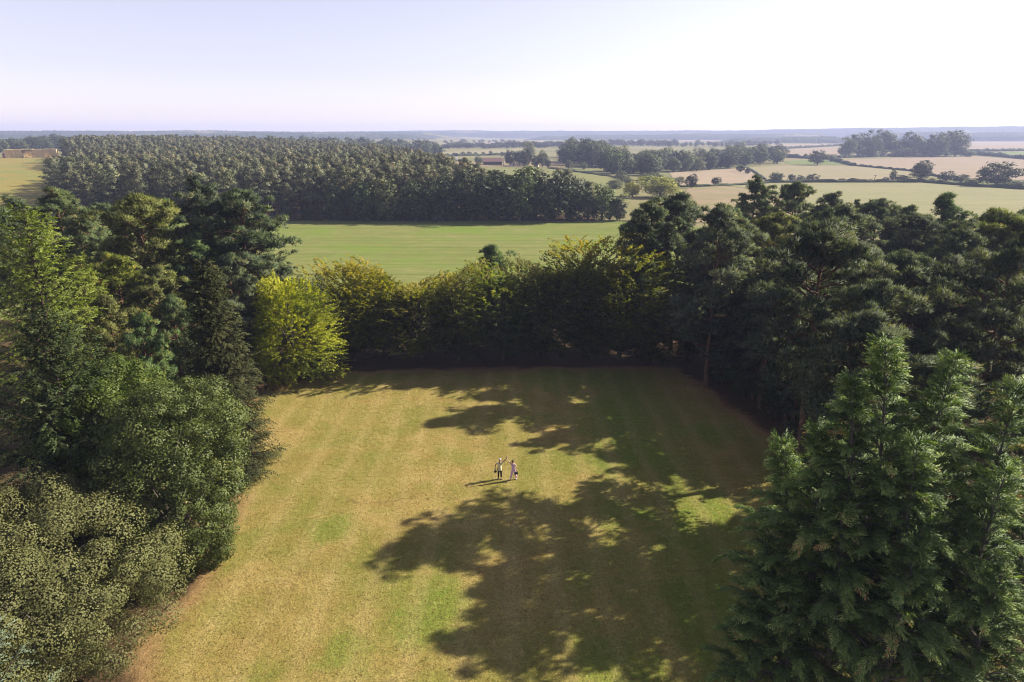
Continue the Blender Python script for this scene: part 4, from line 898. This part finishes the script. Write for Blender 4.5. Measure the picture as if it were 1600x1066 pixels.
STRAW = flat_mat('straw_bale', (0.66, 0.48, 0.23), 0.95, 0.35, 1.2, 0.05)
STRAWT = flat_mat('straw_top', (0.66, 0.52, 0.30), 0.95, 0.25, 1.2, 0.05)
p = G(50, 246.5); pm = F / (math.hypot(p.x, p.y) * math.cos(PITCH)); SL = 58 / pm; SH = 11.5 / pm
ss = empty('straw_stack', p, math.atan2(-p.x, p.y) * 0.6, 'long stack of golden straw bales in the field at far left', 'straw stack')
g = np.random.default_rng(3); nb_, nl = int(SL / 2.45), max(4, int(SH / 1.25))
bx = []
for q in range(nb_):
    drop = 0 if q not in (nb_ // 3, nb_ // 3 + 1, nb_ // 3 + 2) else g.integers(1, 3)
    for l_ in range(nl):
        for r_ in range(3):
            if r_ == 0 and l_ >= nl - drop: continue
            bx.append((-SL / 2 + 2.45 * (q + 0.5) + g.normal(0, 0.06), r_ * 2.4 + g.normal(0, 0.15), 0.62 + 1.25 * l_, 2.36, 2.3, 1.2))
for q, l_ in ((6, 0), (6, 1), (7, 0), (12, 0), (13, 0)): bx.append((-SL / 2 + 2.45 * q, -2.5, 0.62 + 1.25 * l_, 2.3, 2.2, 1.2, 0.15))
b_ = obj('bales', boxes_mesh('straw_bales', bx), STRAW, ss); b_['kind'] = 'stuff'
obj('top_layer', boxes_mesh('straw_top', [(-SL / 2 + 2.45 * (q + 0.5), 2.3, 1.25 * nl + 0.28 + g.normal(0, 0.08), 2.5, 7.3, 0.5) for q in range(nb_)]), STRAWT, ss)
RED = flat_mat('red_paint', (0.45, 0.04, 0.04), 0.45, 0.1); DARK = flat_mat('dark_rubber', (0.02, 0.02, 0.022), 0.8, 0.1); GLASSM = flat_mat('dark_glass', (0.03, 0.035, 0.045), 0.1, 0.05, 1, 0.6); WHITE = flat_mat('white_paint', (0.78, 0.78, 0.76), 0.5, 0.08)
def cyl_mesh(name, r, w_, seg=14):
    bm = bmesh.new(); bmesh.ops.create_cone(bm, cap_ends=True, segments=seg, radius1=r, radius2=r, depth=w_, matrix=Matrix.Rotation(R(90), 4, 'X')); me = bpy.data.meshes.new(name); bm.to_mesh(me); bm.free(); return me
WHEEL = cyl_mesh('wheel', 0.5, 0.3)
def lorry(name, loc, rz, paint, label, cat, s=1.0, long=4.6):
    e = empty(name, loc, rz, label, cat); e.scale = (s, s, s)
    obj('cargo_body', boxes_mesh('cargo_body', [(0.6, 0, 1.75, long, 2.3, 2.3)], 0.06), paint, e)
    c = obj('cab', boxes_mesh('cab', [(0.6 - long / 2 - 0.85, 0, 1.25, 1.55, 2.1, 1.6), (0.6 - long / 2 - 0.7, 0, 2.25, 1.2, 2.0, 0.5)], 0.12), paint, e)
    obj('windscreen', boxes_mesh('windscreen', [(0.6 - long / 2 - 1.64, 0, 1.65, 0.06, 1.8, 0.6)]), GLASSM, c)
    obj('chassis', boxes_mesh('chassis', [(0, 0, 0.55, long + 1.6, 1.0, 0.2)]), DARK, e)
    for sx in (-long / 2, long / 2 - 0.6):
        for sy in (-1.0, 1.0):
            k = obj('wheel', WHEEL, DARK, e); k.location = (sx, sy, 0.5)
    return e
p = G(16, 246.5); lorry('farm_trailer', p, 1.3, RED, 'red farm lorry parked at the left end of the straw stack', 'lorry', 1.6)
p = G(711, 252); lorry('delivery_van', p, 0.2, WHITE, 'white van parked left of the red-roofed barn', 'van', 1.3, 3.0)
p = G(723, 252.5); lorry('delivery_van', p, 0.1, WHITE, 'second white van, nearer the red-roofed barn', 'van', 1.1, 3.0)

BRICKD = flat_mat('barn_boards', (0.09, 0.06, 0.05), 0.9, 0.3, 0.6); ROOFR = flat_mat('red_roof', (0.14, 0.078, 0.068), 0.8, 0.25, 0.8); TILE = flat_mat('tile_roof', (0.25, 0.10, 0.06), 0.85, 0.25, 1.0); CREAM = flat_mat('cream_wall', (0.72, 0.62, 0.48), 0.85, 0.12, 1.0)
def house(name, px, py, wpx, hpx, depth, rz, wallm, roofm, label, cat, openings, roof_h, chimney=False):
    p = G(px, py); pm = F / (math.hypot(p.x, p.y) * math.cos(PITCH)); Wd = wpx / pm; Ht = hpx / pm
    e = empty(name, p, rz, label, cat); wh = Ht * (1 - roof_h); rh = Ht * roof_h
    bm = bmesh.new(); a = Wd / 2; d = depth
    v = [bm.verts.new(c) for c in ((-a, 0, 0), (a, 0, 0), (a, d, 0), (-a, d, 0), (-a, 0, wh), (a, 0, wh), (a, d, wh), (-a, d, wh), (-a, d / 2, wh + rh), (a, d / 2, wh + rh))]
    for f in ((0, 1, 5, 4), (1, 2, 6, 9, 5), (2, 3, 7, 6), (3, 0, 4, 8, 7)): bm.faces.new([v[q] for q in f])
    me = bpy.data.meshes.new('wall'); bm.to_mesh(me); bm.free(); wl = obj('wall', me, wallm, e)
    bm = bmesh.new(); o_ = 0.35
    for s in (0, 1):
        y0, y1 = (-o_, d / 2) if s == 0 else (d + o_, d / 2)
        z0 = wh - rh * o_ / (d / 2)
        q = [(-a - o_, y0, z0 + 0.05), (a + o_, y0, z0 + 0.05), (a + o_, y1, wh + rh + 0.05), (-a - o_, y1, wh + rh + 0.05)]
        lo = [bm.verts.new(c) for c in q]; hi = [bm.verts.new((c[0], c[1], c[2] + 0.18)) for c in q]
        bm.faces.new(hi); bm.faces.new(lo[::-1])
        for k in range(4): bm.faces.new((lo[k], lo[(k + 1) % 4], hi[(k + 1) % 4], hi[k]))
    bmesh.ops.recalc_face_normals(bm, faces=bm.faces[:]); me = bpy.data.meshes.new('roof'); bm.to_mesh(me); bm.free(); rf = obj('roof', me, roofm, e)
    if chimney: obj('chimney', boxes_mesh('chimney', [(a * 0.6, d / 2, wh + rh + 0.5, 0.8, 0.8, 1.6)]), roofm, rf)
    for (kind, cx, cz, sx, sz) in openings:
        o = obj(kind, boxes_mesh(kind, [(cx * Wd, -0.03, cz * wh, sx * Wd, 0.12, sz * wh)]), GLASSM if kind == 'window' else DARK, e)
        if kind == 'window': obj('sill', boxes_mesh('sill', [(cx * Wd, -0.12, (cz - sz / 2) * wh - 0.06, sx * Wd * 1.15, 0.16, 0.1)]), WHITE, o)
    return e
house('barn', 770, 258, 30, 10.5, 12, 0.05, BRICKD, ROOFR, 'long low barn with a dull red roof on the farm', 'barn', [('door', -0.36 + 0.18 * k, 0.42, 0.14, 0.8) for k in range(5)], 0.52)
house('farmhouse', 824, 259.5, 7, 13, 7, 0.5, CREAM, TILE, 'small pale farmhouse with a red roof among the farm trees', 'house', [('window', -0.25, 0.3, 0.2, 0.22), ('window', 0.25, 0.3, 0.2, 0.22), ('window', -0.25, 0.75, 0.2, 0.2), ('window', 0.25, 0.75, 0.2, 0.2), ('door', 0.0, 0.2, 0.14, 0.38)], 0.35, True)
house('cottage', 837, 261, 6, 8, 6, -0.2, CREAM, TILE, 'little white cottage right of the farmhouse, behind trees', 'house', [('window', -0.25, 0.5, 0.2, 0.35), ('window', 0.28, 0.5, 0.2, 0.35), ('door', 0.0, 0.4, 0.14, 0.75)], 0.4)
house('shed', 802, 260, 6, 4.5, 5, 0.1, WHITE, ROOFR, 'white shed between the barn and the farmhouse', 'shed', [('door', 0.1, 0.45, 0.3, 0.85)], 0.35)
POLEM = flat_mat('pole_wood', (0.12, 0.09, 0.07), 0.9, 0.2, 2)
for px, py, hp, lb in ((787, 259, 12, 'thin utility pole at the right end of the barn'), (1366, 286, 11, 'thin utility pole in the hedge above the pale field'), (1233, 244, 8, 'far utility pole on the upper pink field')):
    p = G(px, py); pm = F / (math.hypot(p.x, p.y) * math.cos(PITCH)); h = hp / pm
    e = empty('utility_pole', p, 0.3, lb, 'pole')
    wo = Wood(); wo.tube([(0, 0, -0.2), (0, 0, h * 0.5), (0, 0, h)], [0.22, 0.19, 0.15], 7); obj('post', wo.mesh('post'), POLEM, e)
    obj('crossarm', boxes_mesh('crossarm', [(0, 0, h * 0.93, 2.2, 0.16, 0.18)]), POLEM, e)

# ------------------------------------------------------------------ the two people
def skin_obj(name, J, Ed, root, mat, parent, sub=2):
    me = bpy.data.meshes.new(name); bm = bmesh.new(); ly = bm.verts.layers.skin.verify(); ix = {}
    for k, (co, r) in J.items():
        v = bm.verts.new(co); v[ly].radius = (r, r) if not isinstance(r, tuple) else r; ix[k] = v
    ix[root][ly].use_root = True
    for a, b in Ed: bm.edges.new((ix[a], ix[b]))
    bm.to_mesh(me); bm.free()
    o = obj(name, me, mat, parent)
    s = o.modifiers.new('skin', 'SKIN'); s.use_smooth_shade = True; s.branch_smoothing = 0.6
    d = o.modifiers.new('sub', 'SUBSURF'); d.levels = sub; d.render_levels = sub
    return o
def arm_hand(J, Ed, tagn, sh, el, wr, hd):
    """upper arm, forearm, palm and five fingers; hd = hand direction"""
    J[tagn + 'sh'] = (sh, 0.062); J[tagn + 'el'] = (el, 0.045); J[tagn + 'wr'] = (wr, 0.030)
    hd = Vector(hd).normalized(); w_ = Vector(wr); pal = w_ + hd * 0.07; sd_ = hd.cross(Vector((0.2, 1, 0.1))).normalized()
    J[tagn + 'pa'] = (tuple(pal), 0.036)
    Ed += [(tagn + 'sh', tagn + 'el'), (tagn + 'el', tagn + 'wr'), (tagn + 'wr', tagn + 'pa')]
    for k, (off, ln) in enumerate(((-0.030, 0.075), (-0.010, 0.090), (0.011, 0.085), (0.030, 0.065))):
        a = pal + hd * 0.035 + sd_ * off; b = a + hd * ln * 0.55 + Vector((0, -0.01, 0)); c = b + hd * ln * 0.4 + Vector((0, -0.02, 0))
        for q, (pt, r) in enumerate(((a, 0.011), (b, 0.010), (c, 0.008))): J[f'{tagn}f{k}{q}'] = (tuple(pt), r)
        Ed += [(tagn + 'pa', f'{tagn}f{k}0'), (f'{tagn}f{k}0', f'{tagn}f{k}1'), (f'{tagn}f{k}1', f'{tagn}f{k}2')]
    a = w_ + hd * 0.045 + sd_ * -0.045; b = a + hd * 0.05 + sd_ * -0.02
    J[tagn + 't0'] = (tuple(a), 0.012); J[tagn + 't1'] = (tuple(b), 0.010); Ed += [(tagn + 'pa', tagn + 't0'), (tagn + 't0', tagn + 't1')]
def sphere_mesh(name, r, sc_=(1, 1, 1), sub=2, cut=None, noise=0.0):
    bm = bmesh.new(); bmesh.ops.create_icosphere(bm, subdivisions=sub, radius=r)
    for v in bm.verts:
        v.co = Vector((v.co.x * sc_[0], v.co.y * sc_[1], v.co.z * sc_[2]))
        if noise: v.co *= 1 + random.uniform(-noise, noise)
    if cut: bmesh.ops.delete(bm, geom=[v for v in bm.verts if cut(v.co)], context='VERTS')
    for f in bm.faces: f.smooth = True
    me = bpy.data.meshes.new(name); bm.to_mesh(me); bm.free(); return me
SKIN = flat_mat('skin_tan', (0.42, 0.24, 0.16), 0.6, 0.08); SKIN2 = flat_mat('skin_fair', (0.60, 0.40, 0.31), 0.6, 0.06)
HAIR = flat_mat('dark_hair', (0.035, 0.018, 0.012), 0.7, 0.2); CAPM = flat_mat('grey_cap', (0.36, 0.36, 0.38), 0.8, 0.1); CREAMT = flat_mat('cream_cotton', (0.66, 0.60, 0.36), 0.9, 0.1); BLACKC = flat_mat('black_cotton', (0.012, 0.012, 0.015), 0.9, 0.1); LILAC = flat_mat('lilac_cotton', (0.62, 0.40, 0.62), 0.85, 0.1); SHOE = flat_mat('dark_shoe', (0.03, 0.03, 0.035), 0.7, 0.1); SHOE2 = flat_mat('pale_shoe', (0.65, 0.58, 0.5), 0.7, 0.1); BLK = flat_mat('black_leather', (0.01, 0.01, 0.011), 0.5, 0.1)

def face(e, hx, hy, hz, r, mat, d):
    """nose, eyes, mouth, ears on a head looking along d (unit, horizontal)"""
    d = Vector(d).normalized(); s = Vector((d.y, -d.x, 0)); c = Vector((hx, hy, hz))
    for q in (-1, 1):
        o = obj('eye', sphere_mesh('eye', 0.011, sub=1), DARK, e); o.location = c + d * r * 0.90 + s * q * 0.033 + Vector((0, 0, 0.0))
        o = obj('ear', sphere_mesh('ear', 0.028, (0.5, 0.8, 1.2), 1), mat, e); o.location = c + s * q * r * 0.98
    o = obj('nose', sphere_mesh('nose', 0.018, (1, 1, 1.4), 1), mat, e); o.location = c + d * r * 1.02 + Vector((0, 0, -0.03))
    o = obj('mouth', sphere_mesh('mouth', 0.02, (1.2, 0.7, 0.35), 1), RED, e); o.location = c + d * r * 0.93 + Vector((0, 0, -0.068))

MF = G(781, 749.5); MF.z = lawn_z(MF.x, MF.y); 
man = empty('person', MF, 0, 'person in cream shirt, black trousers and pale cap, one arm raised', 'person', 'couple on the lawn')
J = {'pel': ((0, 0, 0.94), 0.125), 'sp': ((0, 0, 1.12), 0.115), 'ch': ((0, 0, 1.32), (0.15, 0.115)), 'nk': ((0.01, -0.01, 1.49), 0.052), 'hb': ((0.015, -0.02, 1.58), 0.075), 'hd': ((0.02, -0.025, 1.67), 0.092), 'hc': ((0.02, -0.015, 1.745), 0.066)}
Ed = [('pel', 'sp'), ('sp', 'ch'), ('ch', 'nk'), ('nk', 'hb'), ('hb', 'hd'), ('hd', 'hc')]
arm_hand(J, Ed, 'a', (0.19, 0, 1.41), (0.36, -0.05, 1.60), (0.50, -0.06, 1.82), (0.25, 0, 1)); arm_hand(J, Ed, 'b', (-0.19, 0, 1.41), (-0.34, 0.05, 1.18), (-0.36, -0.06, 0.95), (0.15, -0.2, -1))
Ed += [('ch', 'ash'), ('ch', 'bsh')]
for s, n_ in ((-1, 'l'), (1, 'r')):
    J[n_ + 'h'] = ((s * 0.09, 0, 0.86), 0.095); J[n_ + 'k'] = ((s * 0.10, -0.02, 0.48), 0.062); J[n_ + 'a'] = ((s * 0.11, 0.02, 0.09), 0.042); J[n_ + 't'] = ((s * 0.13, -0.15, 0.035), 0.032)
    Ed += [('pel', n_ + 'h'), (n_ + 'h', n_ + 'k'), (n_ + 'k', n_ + 'a'), (n_ + 'a', n_ + 't')]
skin_obj('body', J, Ed, 'pel', SKIN, man)
face(man, 0.02, -0.025, 1.67, 0.092, SKIN, (0.4, -1, 0))
skin_obj('shirt', {'a0': ((0, 0, 0.84), 0.158), 'a': ((0, 0, 0.95), 0.158), 'b': ((0, 0, 1.12), 0.152), 'c': ((0, 0, 1.32), (0.172, 0.138)), 'n': ((0, 0, 1.45), 0.08), 'l1': ((-0.20, 0, 1.41), 0.085), 'l2': ((-0.28, 0.03, 1.27), 0.075), 'r1': ((0.20, 0, 1.42), 0.085), 'r2': ((0.29, -0.03, 1.52), 0.075)}, [('a0', 'a'), ('a', 'b'), ('b', 'c'), ('c', 'n'), ('c', 'l1'), ('l1', 'l2'), ('c', 'r1'), ('r1', 'r2')], 'a', CREAMT, man)
skin_obj('trousers', {'p': ((0, 0, 0.95), 0.142), 'lh': ((-0.09, 0, 0.84), 0.112), 'lk': ((-0.10, -0.02, 0.48), 0.082), 'la': ((-0.11, 0.02, 0.10), 0.066), 'rh': ((0.09, 0, 0.84), 0.112), 'rk': ((0.10, -0.02, 0.48), 0.082), 'ra': ((0.11, 0.02, 0.10), 0.066)}, [('p', 'lh'), ('lh', 'lk'), ('lk', 'la'), ('p', 'rh'), ('rh', 'rk'), ('rk', 'ra')], 'p', BLACKC, man)
o = obj('hair', sphere_mesh('hair', 0.102, (1, 1.05, 1.05), 2, lambda c: c.y < -0.035 and c.z < 0.05), HAIR, man); o.location = (0.02, -0.012, 1.68)
o = obj('cap', sphere_mesh('cap', 0.103, (1, 1.05, 0.7), 2, lambda c: c.z < 0.0), CAPM, man); o.location = (0.02, -0.015, 1.715)
pk = obj('peak', sphere_mesh('peak', 0.09, (0.85, 1.0, 0.12), 2), CAPM, o); pk.location = (0.04, -0.13, 0.01)
for s in (-1, 1):
    o = obj('shoe', sphere_mesh('shoe', 0.06, (0.85, 2.2, 0.75), 2), SHOE, man); o.location = (s * 0.125, -0.06, 0.045)

WF = G(802, 751.0); WF.z = lawn_z(WF.x, WF.y)
wom = empty('person', WF, 0, 'person in lilac jumpsuit striding, arm raised to the other person', 'person', 'couple on the lawn')
J = {'pel': ((0.02, 0, 0.90), 0.120), 'sp': ((0.0, 0, 1.08), 0.095), 'ch': ((-0.03, 0, 1.27), (0.125, 0.10)), 'nk': ((-0.05, -0.01, 1.43), 0.045), 'hb': ((-0.06, -0.02, 1.51), 0.068), 'hd': ((-0.07, -0.02, 1.59), 0.086), 'hc': ((-0.07, -0.01, 1.66), 0.060)}
Ed = [('pel', 'sp'), ('sp', 'ch'), ('ch', 'nk'), ('nk', 'hb'), ('hb', 'hd'), ('hd', 'hc')]
arm_hand(J, Ed, 'a', (-0.18, 0, 1.38), (-0.34, -0.04, 1.60), (-0.50, -0.06, 1.86), (-0.15, 0, 1)); arm_hand(J, Ed, 'b', (0.14, 0, 1.35), (0.25, 0.02, 1.12), (0.24, -0.06, 0.90), (-0.05, -0.1, -1))
Ed += [('ch', 'ash'), ('ch', 'bsh')]
for n_, hx, kx, ky, ax_, ay in (('l', -0.06, -0.14, -0.06, -0.20, -0.02), ('r', 0.09, 0.16, 0.03, 0.27, 0.10)):
    J[n_ + 'h'] = ((hx, 0, 0.83), 0.095); J[n_ + 'k'] = ((kx, ky, 0.46), 0.058); J[n_ + 'a'] = ((ax_, ay, 0.08), 0.038); J[n_ + 't'] = ((ax_ - 0.10, ay - 0.10, 0.03), 0.028)
    Ed += [('pel', n_ + 'h'), (n_ + 'h', n_ + 'k'), (n_ + 'k', n_ + 'a'), (n_ + 'a', n_ + 't')]
skin_obj('body', J, Ed, 'pel', SKIN2, wom)
face(wom, -0.07, -0.02, 1.59, 0.086, SKIN2, (-1, -0.5, 0))
skin_obj('jumpsuit', {'p': ((0.02, 0, 0.91), 0.142), 's': ((0.0, 0, 1.08), 0.116), 'c': ((-0.03, 0, 1.27), (0.142, 0.122)), 'n': ((-0.045, 0, 1.38), 0.075), 'l1': ((-0.185, 0, 1.385), 0.075), 'r1': ((0.145, 0, 1.345), 0.075),
          'lh': ((-0.06, 0, 0.82), 0.112), 'lk': ((-0.14, -0.06, 0.46), 0.088), 'la': ((-0.20, -0.02, 0.12), 0.078), 'rh': ((0.09, 0, 0.82), 0.112), 'rk': ((0.16, 0.03, 0.46), 0.088), 'ra': ((0.265, 0.095, 0.12), 0.078)},
         [('p', 's'), ('s', 'c'), ('c', 'n'), ('c', 'l1'), ('c', 'r1'), ('p', 'lh'), ('lh', 'lk'), ('lk', 'la'), ('p', 'rh'), ('rh', 'rk'), ('rk', 'ra')], 'p', LILAC, wom)
o = obj('hair', sphere_mesh('hair', 0.105, (1, 1.05, 1.2), 2, lambda c: c.x < -0.05 and c.z < 0.045), HAIR, wom); o.location = (-0.055, -0.005, 1.58)
for ax_, ay in ((-0.25, -0.07), (0.22, 0.05)):
    o = obj('shoe', sphere_mesh('shoe', 0.055, (1.7, 1.4, 0.7), 2), SHOE2, wom); o.location = (ax_, ay, 0.04)
def bag(name, loc, s, label):
    e = empty(name, loc, 0.2, label, 'bag'); 
    obj('pouch', boxes_mesh('pouch', [(0, 0, 0, 0.24 * s, 0.11 * s, 0.19 * s)], 0.03 * s), BLK, e)
    wo = Wood(); wo.tube([(0.09 * s * math.cos(a), 0, 0.09 * s + 0.12 * s * math.sin(a)) for a in np.linspace(0, math.pi, 9)], 0.012, 6); obj('handle', wo.mesh('bag_handle'), BLK, e)
bag('hand_bag', WF + Vector((0.235, -0.08, 0.60)), 1.05, 'black handbag hanging from the lilac-clad person’s hand')
bag('camera_pouch', MF + Vector((-0.34, -0.09, 0.68)), 0.85, 'small black pouch in the cream-shirted person’s hand')

# ------------------------------------------------------------------ the hazy summer air
me = boxes_mesh('haze', [(0, 0.5 * (GY[0] + GY[-1]), 39.5, 2 * GX[-1] + 40, GY[-1] - GY[0] + 40, 90.0)])
N = NT('haze'); pv = N.n('ShaderNodeVolumePrincipled'); pv.inputs['Color'].default_value = (0.57, 0.65, 1.0, 1); pv.inputs['Density'].default_value = 0.00021; pv.inputs['Anisotropy'].default_value = 0.15
N.l(pv.outputs[0], N.out.inputs['Volume'])
hz = obj('haze', me, N.m); tag(hz, 'pale violet summer haze filling the air over the land', 'haze', kind='stuff')
print('tris', sum(len(m.polygons) for m in bpy.data.meshes))
